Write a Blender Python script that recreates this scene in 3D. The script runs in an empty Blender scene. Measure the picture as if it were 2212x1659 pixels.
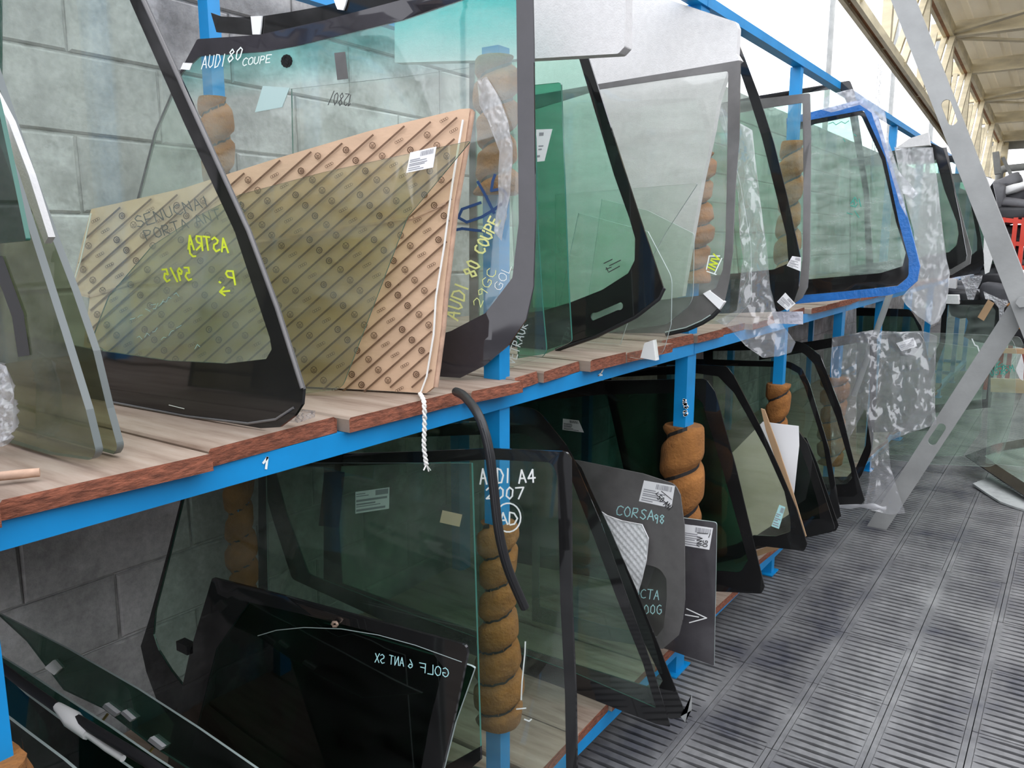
import bpy, math, random
from mathutils import Vector, noise
from mathutils.geometry import delaunay_2d_cdt

random.seed(7)
sc = bpy.context.scene
COL = sc.collection

# ------------------------------------------------------------------ camera, world, exposure
F, CXP, CYP = 1740.0, 1106.0, 829.5           # focal length in pixels of the 2212x1659 frame
PITCH = math.atan(305 / F)
YAW = math.radians(35.1)                      # heading measured from +X (the rack's direction)
CAM = Vector((0, 0, 1.6))
cd = bpy.data.cameras.new('camera')
cd.sensor_width = 36; cd.lens = 36 * F / 2212; cd.clip_start = .02; cd.clip_end = 200
cam = bpy.data.objects.new('camera', cd); COL.objects.link(cam)
cam.location = CAM; cam.rotation_euler = (math.pi / 2 - PITCH, 0, YAW - math.pi / 2)
sc.camera = cam

wd = bpy.data.worlds.new('sky'); sc.world = wd; wd.use_nodes = True
bgn = wd.node_tree.nodes['Background']
bgn.inputs[0].default_value = (.92, .935, 1, 1); bgn.inputs[1].default_value = 1.6

sc.view_settings.view_transform = 'Standard'; sc.view_settings.look = 'None'
sc.view_settings.gamma = 1; sc.view_settings.use_curve_mapping = False
sc.view_settings.exposure = 1.05
sc.cycles.transparent_max_bounces = 48
sc.cycles.max_bounces = 8; sc.cycles.diffuse_bounces = 4; sc.cycles.glossy_bounces = 3
sc.cycles.use_denoising = True
sc.cycles.caustics_reflective = False; sc.cycles.caustics_refractive = False
sc.cycles.sample_clamp_indirect = 6

# ------------------------------------------------------------------ pixel -> place
_h = Vector((math.cos(YAW), math.sin(YAW), 0)); _r = Vector((math.sin(YAW), -math.cos(YAW), 0))
_f = _h * math.cos(PITCH) - Vector((0, 0, math.sin(PITCH)))
_u = _h * math.sin(PITCH) + Vector((0, 0, math.cos(PITCH)))
def ray(u, v): return _f * F + _r * (u - CXP) + _u * (CYP - v)
def PX(u, v, X): d = ray(u, v); return CAM + d * (X / d.x)
def PY(u, v, Y): d = ray(u, v); return CAM + d * (Y / d.y)
def PZ(u, v, Z): d = ray(u, v); return CAM + d * ((Z - 1.6) / d.z)

class Surf:
    """a leaning, slightly curved sheet: X = x0 + a*(Y-1.1) + b*(Z-z0), bent by k1, k2 (1/m)"""
    def __init__(s, x0, a=0., b=0., z0=1.29, k1=0., k2=0., k4=0., p0=None, e1=None, e2=None):
        if p0 is None:
            s.p0 = Vector((x0, 1.1, z0)); s.e1 = Vector((-a, -1, 0)).normalized()
            t = Vector((b, 0, 1)); s.e2 = (t - s.e1 * t.dot(s.e1)).normalized()
        else:
            s.p0 = Vector(p0); s.e1 = Vector(e1).normalized()
            t = Vector(e2); s.e2 = (t - s.e1 * t.dot(s.e1)).normalized()
        s.n = s.e1.cross(s.e2).normalized(); s.k1 = k1; s.k2 = k2; s.k4 = k4; s.c = (0., 0.)
    def b(s, x, y):
        dx = max(-.8, min(.8, x - s.c[0])); dy = max(-.8, min(.8, y - s.c[1]))
        return s.k4 * (dx ** 4 if dx > 0 else .15 * dx ** 4) + s.k1 * dx ** 2 + s.k2 * dy ** 2
    def st(s, u, v):
        d = ray(u, v); x = y = 0.; off = 0.
        for i in range(14):
            t = (s.p0 + s.n * off - CAM).dot(s.n) / d.dot(s.n)
            q = CAM + d * t - s.p0; x, y = q.dot(s.e1), q.dot(s.e2)
            n2 = s.b(x, y)
            if abs(n2 - off) < 1e-6: break
            off = off * .45 + n2 * .55
        return (x, y)
    def at(s, x, y, off=0.):
        p = s.p0 + s.e1 * x + s.e2 * y + s.n * (s.b(x, y) + off); return p
    def px(s, u, v, off=0.): x, y = s.st(u, v); return s.at(x, y, off)

# ------------------------------------------------------------------ materials
MATS = {}
def nodes(name):
    m = bpy.data.materials.new(name); m.use_nodes = True; nt = m.node_tree
    for n in list(nt.nodes): nt.nodes.remove(n)
    out = nt.nodes.new('ShaderNodeOutputMaterial'); MATS[name] = m
    return m, nt, out
def N(nt, t, **kw):
    n = nt.nodes.new(t)
    for k, v in kw.items(): setattr(n, k, v)
    return n
def L(nt, a, b): nt.links.new(a, b)
def ramp(nt, fac, stops):
    r = N(nt, 'ShaderNodeValToRGB'); e = r.color_ramp.elements
    while len(e) < len(stops): e.new(.5)
    for i, (p, c) in enumerate(stops):
        e[i].position = p; e[i].color = (*c, 1) if len(c) == 3 else c
    L(nt, fac, r.inputs[0]); return r.outputs[0]
def coord(nt, kind='Object', scale=None):
    c = N(nt, 'ShaderNodeTexCoord').outputs[kind]
    if scale:
        mp = N(nt, 'ShaderNodeMapping'); mp.inputs['Scale'].default_value = scale
        L(nt, c, mp.inputs[0]); c = mp.outputs[0]
    return c
def noise_n(nt, vec, scale, detail=4, rough=.55):
    n = N(nt, 'ShaderNodeTexNoise'); n.inputs['Scale'].default_value = scale
    n.inputs['Detail'].default_value = detail; n.inputs['Roughness'].default_value = rough
    if vec is not None: L(nt, vec, n.inputs['Vector'])
    return n.outputs['Fac']
def solid(name, col, rough=.5, metal=0., var=0., vscale=20., bump=0., bscale=80., stretch=None, spec=.5):
    m, nt, out = nodes(name)
    p = N(nt, 'ShaderNodeBsdfPrincipled'); L(nt, p.outputs[0], out.inputs[0])
    p.inputs['Roughness'].default_value = rough; p.inputs['Metallic'].default_value = metal
    p.inputs['Specular IOR Level'].default_value = spec
    if var:
        c0 = tuple(max(0, x * (1 - var)) for x in col); c1 = tuple(min(1, x * (1 + var)) for x in col)
        L(nt, ramp(nt, noise_n(nt, coord(nt, 'Object', stretch), vscale, 6), [(.3, c0), (.7, c1)]), p.inputs['Base Color'])
    else: p.inputs['Base Color'].default_value = (*col, 1)
    if bump:
        b = N(nt, 'ShaderNodeBump'); b.inputs['Strength'].default_value = bump; b.inputs['Distance'].default_value = .01
        L(nt, noise_n(nt, coord(nt, 'Object', stretch), bscale, 6), b.inputs['Height']); L(nt, b.outputs[0], p.inputs['Normal'])
    return m
def glass(name, tint, dust_sheen=.03, top=None, refl=1.0, dcol=(.75, .78, .74)):
    """clear sheet glass: tinted see-through, mirror by facing angle, a diffuse film, part dusty, part painted sky reflection"""
    m, nt, out = nodes(name)
    tr = N(nt, 'ShaderNodeBsdfTransparent'); s = tuple(math.sqrt(x) for x in tint)
    if top:
        uv = N(nt, 'ShaderNodeTexCoord').outputs['UV']; sp = N(nt, 'ShaderNodeSeparateXYZ'); L(nt, uv, sp.inputs[0])
        t2 = tuple(math.sqrt(x) for x in top[1])
        L(nt, ramp(nt, sp.outputs[1], [(top[0][0], s), (top[0][1], t2)]), tr.inputs[0])
    else: tr.inputs[0].default_value = (*s, 1)
    gl = N(nt, 'ShaderNodeBsdfGlossy'); gl.inputs['Roughness'].default_value = .02
    lw = N(nt, 'ShaderNodeLayerWeight'); lw.inputs[0].default_value = .5
    pw = N(nt, 'ShaderNodeMath', operation='POWER'); L(nt, lw.outputs['Facing'], pw.inputs[0]); pw.inputs[1].default_value = 5
    ma = N(nt, 'ShaderNodeMath', operation='MULTIPLY_ADD'); L(nt, pw.outputs[0], ma.inputs[0])
    ma.inputs[1].default_value = .6 * refl; ma.inputs[2].default_value = .042 * refl
    mx = N(nt, 'ShaderNodeMixShader'); L(nt, ma.outputs[0], mx.inputs[0]); L(nt, tr.outputs[0], mx.inputs[1]); L(nt, gl.outputs[0], mx.inputs[2])
    df = N(nt, 'ShaderNodeBsdfDiffuse'); df.inputs[0].default_value = (*dcol, 1)
    nz = noise_n(nt, coord(nt, 'Object', (3, 3, 9)), 2.5, 5, .65)
    mr = N(nt, 'ShaderNodeMapRange'); mr.inputs[1].default_value = .35; mr.inputs[2].default_value = .8
    mr.inputs[3].default_value = dust_sheen * .35; mr.inputs[4].default_value = dust_sheen * 2.2; L(nt, nz, mr.inputs[0])
    m2 = N(nt, 'ShaderNodeMixShader'); L(nt, mr.outputs[0], m2.inputs[0]); L(nt, mx.outputs[0], m2.inputs[1]); L(nt, df.outputs[0], m2.inputs[2])
    L(nt, m2.outputs[0], out.inputs[0]); return m
def film(name, haze=.10, rough=.16):
    m, nt, out = nodes(name)
    tr = N(nt, 'ShaderNodeBsdfTransparent'); tr.inputs[0].default_value = (.95, .95, .955, 1)
    gl = N(nt, 'ShaderNodeBsdfGlossy'); gl.inputs['Roughness'].default_value = rough
    lw = N(nt, 'ShaderNodeLayerWeight'); lw.inputs[0].default_value = .5
    pw = N(nt, 'ShaderNodeMath', operation='POWER'); L(nt, lw.outputs['Facing'], pw.inputs[0]); pw.inputs[1].default_value = 2.2
    ma = N(nt, 'ShaderNodeMath', operation='MULTIPLY_ADD'); L(nt, pw.outputs[0], ma.inputs[0]); ma.inputs[1].default_value = .6; ma.inputs[2].default_value = .15
    mx = N(nt, 'ShaderNodeMixShader'); L(nt, ma.outputs[0], mx.inputs[0]); L(nt, tr.outputs[0], mx.inputs[1]); L(nt, gl.outputs[0], mx.inputs[2])
    df = N(nt, 'ShaderNodeBsdfTranslucent'); df.inputs[0].default_value = (.9, .9, .92, 1)
    d2 = N(nt, 'ShaderNodeBsdfDiffuse'); d2.inputs[0].default_value = (.9, .9, .92, 1)
    ad = N(nt, 'ShaderNodeMixShader'); ad.inputs[0].default_value = .5; L(nt, df.outputs[0], ad.inputs[1]); L(nt, d2.outputs[0], ad.inputs[2])
    m2 = N(nt, 'ShaderNodeMixShader'); m2.inputs[0].default_value = haze; L(nt, mx.outputs[0], m2.inputs[1]); L(nt, ad.outputs[0], m2.inputs[2])
    L(nt, m2.outputs[0], out.inputs[0]); return m

def make_materials():
    glass('glass_clear', (.78, .90, .81), .055)  # film on the upper-shelf tints raised for a painted sky-reflection veil
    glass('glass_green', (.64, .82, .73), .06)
    glass('glass_pale', (.92, .95, .92), .02)
    glass('glass_low', (.66, .83, .73), .014); glass('glass_low_clear', (.74, .86, .78), .016)
    glass('glass_grey', (.88, .91, .88), .09, dcol=(.8, .8, .77))
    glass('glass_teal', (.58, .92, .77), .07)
    glass('glass_haze', (.60, .76, .68), .20, dcol=(.62, .70, .65)); glass('glass_murky', (.36, .39, .27), .10, dcol=(.36, .38, .30))  # murky: its olive film also paints the reflection on the thick panes
    glass('glass_deep', (.18, .50, .36), .03)
    glass('glass_olive', (.60, .64, .46), .05)
    glass('glass_dark', (.07, .16, .115), .02)
    glass('glass_smoke', (.035, .13, .09), .006)
    glass('glass_black', (.012, .05, .034), .004, refl=.8)
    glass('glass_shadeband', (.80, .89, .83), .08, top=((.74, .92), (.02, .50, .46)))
    film('plastic_film', .24, .12); film('plastic_milky', .45, .18)
    solid('frit_black', (.012, .012, .012), .06, var=.25, vscale=8)
    solid('frit_grey', (.12, .115, .112), .25, var=.2, vscale=9)
    solid('frit_soft', (.03, .028, .033), .05, var=.25, vscale=8)
    solid('rubber_black', (.012, .012, .013), .45)
    solid('glass_edge', (.04, .16, .12), .15)
    solid('label_pale', (.42, .56, .55), .5)
    solid('edge_dull', (.13, .15, .145), .3); solid('frit_mid', (.06, .056, .06), .10, var=.25, vscale=8); solid('foam_grey', (.33, .34, .33), .9, var=.15, vscale=20)  # second foam colour, a darker grey
    solid('edge_pale', (.35, .42, .40), .3)
    solid('tape_blue', (.012, .13, .42), .4, bump=.3, bscale=60, var=.15)
    solid('paint_white', (.85, .85, .83), .6); solid('marker_white', (.8, .85, .82), .6)
    solid('marker_yellow', (.62, .72, .03), .6); solid('marker_pale_yellow', (.75, .80, .32), .6)
    solid('marker_cyan', (.42, .72, .72), .6); solid('marker_blue', (.01, .05, .16), .6); solid('marker_black', (.03, .03, .03), .6)
    solid('marker_teal', (.05, .32, .25), .6)
    solid('paper', (.82, .82, .82), .7); solid('paper_lilac', (.6, .6, .68), .6); solid('ink', (.06, .06, .07), .7); solid('ink_grey', (.3, .3, .32), .7)
    solid('foam', (.64, .63, .615), .8, var=.05, vscale=60, bump=.18, bscale=260)
    solid('bubble', (.78, .79, .79), .25, var=.1, vscale=40)
    solid('steel_blue', (.003, .235, .55), .38, var=.12, vscale=6, bump=.05, bscale=30)
    solid('steel_grey', (.27, .275, .265), .5, var=.15, vscale=5, bump=.1, bscale=30)
    solid('steel_cream', (.68, .60, .41), .6, var=.22, vscale=2.5, stretch=(1, 1, 3))
    solid('rust', (.28, .13, .05), .8, var=.3, vscale=6)
    m, nt, out = nodes('roof_sheet'); d1 = N(nt, 'ShaderNodeBsdfDiffuse'); d2 = N(nt, 'ShaderNodeBsdfTranslucent'); mx = N(nt, 'ShaderNodeMixShader'); mx.inputs[0].default_value = .22  # translucent share added to brighten the underside
    c = ramp(nt, noise_n(nt, coord(nt, 'Object', (.3, 1, 1)), 2., 4), [(.3, (.80, .75, .63)), (.7, (.90, .86, .76))]); L(nt, c, d1.inputs[0]); L(nt, c, d2.inputs[0])
    L(nt, d1.outputs[0], mx.inputs[1]); L(nt, d2.outputs[0], mx.inputs[2]); L(nt, mx.outputs[0], out.inputs[0])
    solid('clip_metal', (.6, .6, .58), .3, metal=.8); solid('clip_plastic', (.72, .72, .7), .4)
    solid('brass', (.5, .4, .15), .35, metal=.8)
    solid('carpet_brown', (.27, .11, .026), .95, var=.3, vscale=14, bump=.6, bscale=90)
    solid('strap_black', (.018, .016, .015), .5)
    solid('cardboard', (.62, .42, .285), .85, var=.10, vscale=7, bump=.15, bscale=20, stretch=(1, 1, 2))
    solid('cardboard_edge', (.52, .34, .24), .9, var=.2, vscale=40)
    solid('cardboard_print', (.155, .085, .05), .85)
    solid('cardboard_tan', (.42, .27, .15), .9, var=.1, vscale=10)
    solid('string', (.82, .80, .75), .8)
    solid('dark_part', (.022, .022, .024), .5, var=.3, vscale=6); solid('grey_part', (.12, .12, .125), .6, var=.25, vscale=5)
    solid('dark_grey_part', (.05, .05, .055), .6, var=.25, vscale=5)
    solid('red_paint', (.62, .045, .02), .45, var=.15, vscale=6); solid('orange', (.75, .28, .02), .5)
    solid('pole_grey', (.30, .31, .30), .6, var=.2, vscale=4); solid('ground', (.10, .10, .10), .9, var=.3, vscale=1.5)
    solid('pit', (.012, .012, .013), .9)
    solid('pin', (.45, .33, .25), .4, metal=.4)
    # planks: dusty tops, raw red sawn ends
    m, nt, out = nodes('plank_top'); p = N(nt, 'ShaderNodeBsdfPrincipled'); L(nt, p.outputs[0], out.inputs[0]); p.inputs['Roughness'].default_value = .85
    oi = N(nt, 'ShaderNodeObjectInfo'); mp = N(nt, 'ShaderNodeMapping'); mp.inputs['Scale'].default_value = (14, 1.6, 5)
    tc = N(nt, 'ShaderNodeTexCoord'); L(nt, tc.outputs['Object'], mp.inputs[0]); ad = N(nt, 'ShaderNodeVectorMath', operation='ADD')
    L(nt, mp.outputs[0], ad.inputs[0]); L(nt, oi.outputs['Random'], ad.inputs[1])
    c = ramp(nt, noise_n(nt, ad.outputs[0], 2.2, 8, .6), [(.25, (.15, .095, .065)), (.5, (.29, .22, .17)), (.8, (.40, .33, .27))]); L(nt, c, p.inputs['Base Color'])
    solid('plank_end', (.21, .068, .036), .95, var=.45, vscale=45, bump=.6, bscale=60, stretch=(1, 1, 3))
    # concrete blocks
    m, nt, out = nodes('block'); p = N(nt, 'ShaderNodeBsdfPrincipled'); L(nt, p.outputs[0], out.inputs[0]); p.inputs['Roughness'].default_value = .95
    geo = N(nt, 'ShaderNodeNewGeometry'); oi = N(nt, 'ShaderNodeObjectInfo')
    n1 = noise_n(nt, geo.outputs['Position'], 2.6, 8, .62); n2 = noise_n(nt, geo.outputs['Position'], 45, 6, .7)
    mpz = N(nt, 'ShaderNodeMapping'); mpz.inputs['Scale'].default_value = (9, 9, 1.2); L(nt, geo.outputs['Position'], mpz.inputs[0])
    n3 = noise_n(nt, mpz.outputs[0], 1.4, 4, .5)
    base = ramp(nt, n1, [(.30, (.22, .215, .21)), (.48, (.44, .43, .42)), (.62, (.54, .53, .52)), (.74, (.72, .71, .70))])
    mxc = N(nt, 'ShaderNodeMix', data_type='RGBA', blend_type='MULTIPLY'); mxc.inputs['Factor'].default_value = .7
    L(nt, base, mxc.inputs['A']); L(nt, ramp(nt, n2, [(.3, (.62, .62, .62)), (.6, (1, 1, 1))]), mxc.inputs['B'])
    mx2 = N(nt, 'ShaderNodeMix', data_type='RGBA', blend_type='MULTIPLY'); mx2.inputs['Factor'].default_value = .5
    L(nt, mxc.outputs['Result'], mx2.inputs['A']); L(nt, ramp(nt, n3, [(.35, (.7, .7, .7)), (.6, (1, 1, 1))]), mx2.inputs['B'])
    mx3 = N(nt, 'ShaderNodeMix', data_type='RGBA', blend_type='MULTIPLY'); mx3.inputs['Factor'].default_value = 1
    L(nt, mx2.outputs['Result'], mx3.inputs['A']); L(nt, ramp(nt, oi.outputs['Random'], [(0, (.86, .86, .86)), (1, (1.0, 1.0, 1.0))]), mx3.inputs['B'])
    n4 = noise_n(nt, geo.outputs['Position'], 1.9, 7, .68)
    mx4 = N(nt, 'ShaderNodeMix', data_type='RGBA'); L(nt, ramp(nt, n4, [(.52, (0, 0, 0)), (.64, (.8, .8, .8))]), mx4.inputs['Factor'])
    L(nt, mx3.outputs['Result'], mx4.inputs['A']); mx4.inputs['B'].default_value = (.76, .75, .76, 1)
    L(nt, mx4.outputs['Result'], p.inputs['Base Color'])
    b = N(nt, 'ShaderNodeBump'); b.inputs['Strength'].default_value = .5; b.inputs['Distance'].default_value = .006; L(nt, n2, b.inputs['Height']); L(nt, b.outputs[0], p.inputs['Normal'])
    solid('mortar', (.40, .39, .38), .95, var=.3, vscale=30, bump=.6, bscale=50)
    # cast grating: dull worn metal with a few bluish and rusty stains
    m, nt, out = nodes('grating'); p = N(nt, 'ShaderNodeBsdfPrincipled'); L(nt, p.outputs[0], out.inputs[0])
    geo = N(nt, 'ShaderNodeNewGeometry'); n1 = noise_n(nt, geo.outputs['Position'], 3.2, 6, .6); n2 = noise_n(nt, geo.outputs['Position'], 26, 5, .6)
    c = ramp(nt, n1, [(.32, (.09, .093, .112)), (.44, (.16, .16, .165)), (.6, (.24, .24, .24)), (.76, (.32, .32, .315))])
    mxc = N(nt, 'ShaderNodeMix', data_type='RGBA', blend_type='MULTIPLY'); mxc.inputs['Factor'].default_value = .6
    L(nt, c, mxc.inputs['A']); L(nt, ramp(nt, n2, [(.3, (.6, .6, .6)), (.65, (1, 1, 1))]), mxc.inputs['B']); 
    n5 = noise_n(nt, geo.outputs['Position'], 1.3, 5, .6); mr5 = N(nt, 'ShaderNodeMix', data_type='RGBA'); L(nt, ramp(nt, n5, [(.66, (0, 0, 0)), (.74, (.6, .6, .6))]), mr5.inputs['Factor'])
    L(nt, mxc.outputs['Result'], mr5.inputs['A']); mr5.inputs['B'].default_value = (.22, .11, .05, 1); L(nt, mr5.outputs['Result'], p.inputs['Base Color'])
    p.inputs['Metallic'].default_value = .35
    rr = N(nt, 'ShaderNodeMapRange'); rr.inputs[3].default_value = .34; rr.inputs[4].default_value = .6; L(nt, n2, rr.inputs[0]); L(nt, rr.outputs[0], p.inputs['Roughness'])
make_materials()

# ------------------------------------------------------------------ mesh helpers
def link(name, mesh, mats, parent=None):
    o = bpy.data.objects.new(name, mesh); COL.objects.link(o)
    if mats is not None and len(mesh.materials) == 0:
        for mn in ([mats] if isinstance(mats, str) else mats): mesh.materials.append(MATS[mn])
    if parent is not None: o.parent = parent
    return o
def tag(o, label=None, cat=None, group=None, kind=None):
    if cat and not kind: kind = 'thing'
    for k, v in (('label', label), ('category', cat), ('group', group), ('kind', kind)):
        if v: o[k] = v
    return o
def thing(name, label, cat, group=None, loc=(0, 0, 0)):
    o = bpy.data.objects.new(name, None); o.empty_display_size = .05; o.location = loc; COL.objects.link(o)
    return tag(o, label, cat, group)

class MB:
    def __init__(s): s.v = []; s.f = []; s.m = []; s.sm = []
    def add(s, vs, fs, mi=0, smooth=False):
        o = len(s.v); s.v += [tuple(p) for p in vs]
        for f in fs: s.f.append(tuple(i + o for i in f)); s.m.append(mi); s.sm.append(smooth)
    def box(s, a, b, mi=0):
        x0, y0, z0 = a; x1, y1, z1 = b
        s.add([(x0, y0, z0), (x1, y0, z0), (x1, y1, z0), (x0, y1, z0), (x0, y0, z1), (x1, y0, z1), (x1, y1, z1), (x0, y1, z1)],
              [(0, 3, 2, 1), (4, 5, 6, 7), (0, 1, 5, 4), (1, 2, 6, 5), (2, 3, 7, 6), (3, 0, 4, 7)], mi)
    def bar(s, p, q, w, h, up=(0, 0, 1), mi=0):
        p, q = Vector(p), Vector(q); d = (q - p).normalized(); up = Vector(up)
        sx = d.cross(up)
        if sx.length < 1e-4: sx = d.cross(Vector((0, 1, 0)))
        sx.normalize(); sy = sx.cross(d).normalized(); a, b = sx * w / 2, sy * h / 2
        vs = [c + i * a + j * b for c in (p, q) for i, j in ((-1, -1), (1, -1), (1, 1), (-1, 1))]
        s.add(vs, [(3, 2, 1, 0), (4, 5, 6, 7), (0, 1, 5, 4), (1, 2, 6, 5), (2, 3, 7, 6), (3, 0, 4, 7)], mi)
    def tube(s, pts, r, n=8, mi=0, cap=True):
        pts = [Vector(p) for p in pts]; rings = []; ref = Vector((.31, .17, .93))
        for i, p in enumerate(pts):
            d = (pts[min(i + 1, len(pts) - 1)] - pts[max(i - 1, 0)]).normalized()
            a = d.cross(ref).normalized(); b = a.cross(d); rr = r[i] if isinstance(r, (list, tuple)) else r
            rings.append([p + a * rr * math.cos(2 * math.pi * k / n) + b * rr * math.sin(2 * math.pi * k / n) for k in range(n)])
        vs = [q for g in rings for q in g]; fs = []
        for i in range(len(pts) - 1):
            for k in range(n): fs.append((i * n + k, i * n + (k + 1) % n, (i + 1) * n + (k + 1) % n, (i + 1) * n + k))
        s.add(vs, fs, mi, True)
        if cap: s.add(rings[0], [tuple(range(n))], mi); s.add(rings[-1], [tuple(range(n))[::-1]], mi)
    def build(s, name, mats, parent=None):
        me = bpy.data.meshes.new(name); me.from_pydata(s.v, [], s.f)
        me.polygons.foreach_set('material_index', s.m); me.polygons.foreach_set('use_smooth', s.sm); me.update()
        return link(name, me, mats, parent)

def smooth_path(pts, n=8):
    pts = [Vector(p) for p in pts]; out = []
    for i in range(len(pts) - 1):
        p0, p1, p2, p3 = pts[max(i - 1, 0)], pts[i], pts[i + 1], pts[min(i + 2, len(pts) - 1)]
        for k in range(n):
            t = k / n
            out.append(.5 * ((2 * p1) + (p2 - p0) * t + (2 * p0 - 5 * p1 + 4 * p2 - p3) * t * t + (3 * p1 - p0 - 3 * p2 + p3) * t ** 3))
    return out + [pts[-1]]
def rnd(poly, n=6):
    """round the corners of a pixel outline; third number = radius"""
    out = []; m = len(poly)
    for i, p in enumerate(poly):
        r = p[2] if len(p) > 2 else 0
        if not r: out.append((p[0], p[1])); continue
        a, b = poly[i - 1], poly[(i + 1) % m]; c = Vector(p[:2])
        da = Vector(a[:2]) - c; db = Vector(b[:2]) - c
        s = c + da.normalized() * min(r, da.length * .48); e = c + db.normalized() * min(r, db.length * .48)
        for k in range(n + 1):
            t = k / n; q = s * (1 - t) ** 2 + c * 2 * t * (1 - t) + e * t * t; out.append((q.x, q.y))
    return out
def inside(p, poly):
    x, y = p; c = False; j = len(poly) - 1
    for i in range(len(poly)):
        xi, yi = poly[i]; xj, yj = poly[j]
        if (yi > y) != (yj > y) and x < (xj - xi) * (y - yi) / (yj - yi) + xi: c = not c
        j = i
    return c
def cdt(polys, step):
    """triangulate the first outline with the others as inner lines, plus a grid of interior points"""
    vs, es = [], []
    for pl in polys:
        o = len(vs); vs += [Vector(p) for p in pl]; es += [(o + i, o + (i + 1) % len(pl)) for i in range(len(pl))]
    P = polys[0]; x0, x1 = min(p[0] for p in P), max(p[0] for p in P); y0, y1 = min(p[1] for p in P), max(p[1] for p in P)
    if step:
        nx, ny = min(110, max(2, int((x1 - x0) / step))), min(110, max(2, int((y1 - y0) / step)))
        for i in range(1, nx):
            for j in range(1, ny):
                q = (x0 + (x1 - x0) * (i + .03 * (j % 2)) / nx, y0 + (y1 - y0) * j / ny)
                if inside(q, P): vs.append(Vector(q))
    r = delaunay_2d_cdt(vs, es, [], 0, 1e-5)
    pts = [(p.x, p.y) for p in r[0]]
    tris = []
    for f in r[2]:
        c = (sum(pts[i][0] for i in f) / len(f), sum(pts[i][1] for i in f) / len(f))
        if inside(c, P): tris.append((tuple(f), c))
    return pts, tris, (x0, x1, y0, y1)
def slab(name, sf, pts, tris, bb, th, mats, parent, off=0., single=False, disp=None):
    """a sheet with two faces and a rim over the given triangles of surface sf"""
    used = sorted({i for f in tris for i in f}); ix = {v: k for k, v in enumerate(used)}; n = len(used)
    D = (lambda x, y: disp(x, y)) if disp else (lambda x, y: 0.)
    fr = [sf.at(*pts[i], off=off + th / 2 + D(*pts[i])) for i in used]
    vs, fs, mi, sm = list(fr), [], [], []
    def ccw(f):
        a, b, c = (pts[i] for i in f[:3]); return (b[0] - a[0]) * (c[1] - a[1]) - (b[1] - a[1]) * (c[0] - a[0]) > 0
    tris = [f if ccw(f) else tuple(reversed(f)) for f in tris]
    for f in tris: fs.append(tuple(ix[i] for i in f)); mi.append(0); sm.append(True)
    uvs = [((pts[i][0] - bb[0]) / (bb[1] - bb[0] + 1e-9), (pts[i][1] - bb[2]) / (bb[3] - bb[2] + 1e-9)) for i in used]
    if not single:
        bk = [sf.at(*pts[i], off=off - th / 2 + D(*pts[i])) for i in used]; vs += bk; uvs += uvs[:n]
        for f in tris: fs.append(tuple(ix[i] + n for i in reversed(f))); mi.append(0); sm.append(True)
        ec = {}
        for f in tris:
            for k in range(len(f)):
                e = (f[k], f[(k + 1) % len(f)]); ec[e] = 1
        for (a, b) in list(ec):
            if (b, a) not in ec:
                o = len(vs); vs += [fr[ix[a]], fr[ix[b]], bk[ix[b]], bk[ix[a]]]; uvs += [uvs[ix[a]], uvs[ix[b]], uvs[ix[b]], uvs[ix[a]]]
                fs.append((o + 1, o, o + 3, o + 2)); mi.append(1 if not isinstance(mats, str) and len(mats) > 1 else 0); sm.append(False)
    me = bpy.data.meshes.new(name); me.from_pydata([tuple(v) for v in vs], [], fs)
    me.polygons.foreach_set('material_index', mi); me.polygons.foreach_set('use_smooth', sm)
    ul = me.uv_layers.new(name='UVMap'); lv = [0] * len(me.loops); me.loops.foreach_get('vertex_index', lv)
    flat = []
    for i in lv: flat += uvs[i]
    ul.data.foreach_set('uv', flat); me.update()
    return link(name, me, mats, parent)

def pane(name, label, cat, sf, outline, inner=None, slots=(), tint='glass_clear', band='frit_black', th=.005, group=None,
         step=.045, border='black_border', edge='glass_edge'):
    """one sheet of car glass: a see-through middle and the printed border around it"""
    root = thing(name, label, cat, group); O = rnd(outline)
    ks = (sf.k1, sf.k2, sf.k4)
    if any(ks):                                    # centre the bend on the flat outline first
        sf.k1 = sf.k2 = sf.k4 = 0; q = [sf.st(*p) for p in O]
        sf.c = ((min(p[0] for p in q) + max(p[0] for p in q)) / 2, (min(p[1] for p in q) + max(p[1] for p in q)) / 2); sf.k1, sf.k2, sf.k4 = ks
    rest = 1.287 if sf.p0.z > 1 else .162
    def keep(q, m=0.):                             # stand on the planks and stay clear of the wall
        x, y = q; w = sf.at(x, y)
        if w.y > 2.235 - m: x += (w.y - 2.235 + m) / abs(sf.e1.y); w = sf.at(x, y)
        if w.y > 1.06 and w.z < rest + m: y += (rest + m - w.z) / sf.e2.z
        return (x, y)
    o2 = [keep(sf.st(*p)) for p in O]; polys = [o2]
    if inner: i2 = [keep(sf.st(*p), .012) for p in rnd(inner)]; polys.append(i2)
    s2 = [[sf.st(*p) for p in s] for s in slots]; polys += s2
    pts, tris, bb = cdt(polys, step)
    if inner:
        g, bnd = [], []
        for f, c in tris: (g if inside(c, i2) or any(inside(c, s) for s in s2) else bnd).append(f)
        slab('glass', sf, pts, g, bb, th, [tint, edge], root)
        slab(border, sf, pts, bnd, bb, th + .0012, band, root)
    else: slab('glass', sf, pts, [f for f, c in tris], bb, th, [tint, edge], root)
    return root
def sheet(name, sf, outline, th, mats, parent=None, step=.08, disp=None, single=False, off=0.):
    o2 = [sf.st(*p) for p in rnd(outline)]
    if sf.e2.z > .9 and not single:                # stand on the planks
        rest = 1.287 if sf.p0.z > 1 else .162
        o2 = [(x, y + max(0, rest - sf.at(x, y).z)) if sf.at(x, y).y > 1.06 else (x, y) for x, y in o2]
    pts, tris, bb = cdt([o2], step)
    return slab(name, sf, pts, [f for f, c in tris], bb, th, mats, parent, disp=disp, single=single, off=off)
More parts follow.
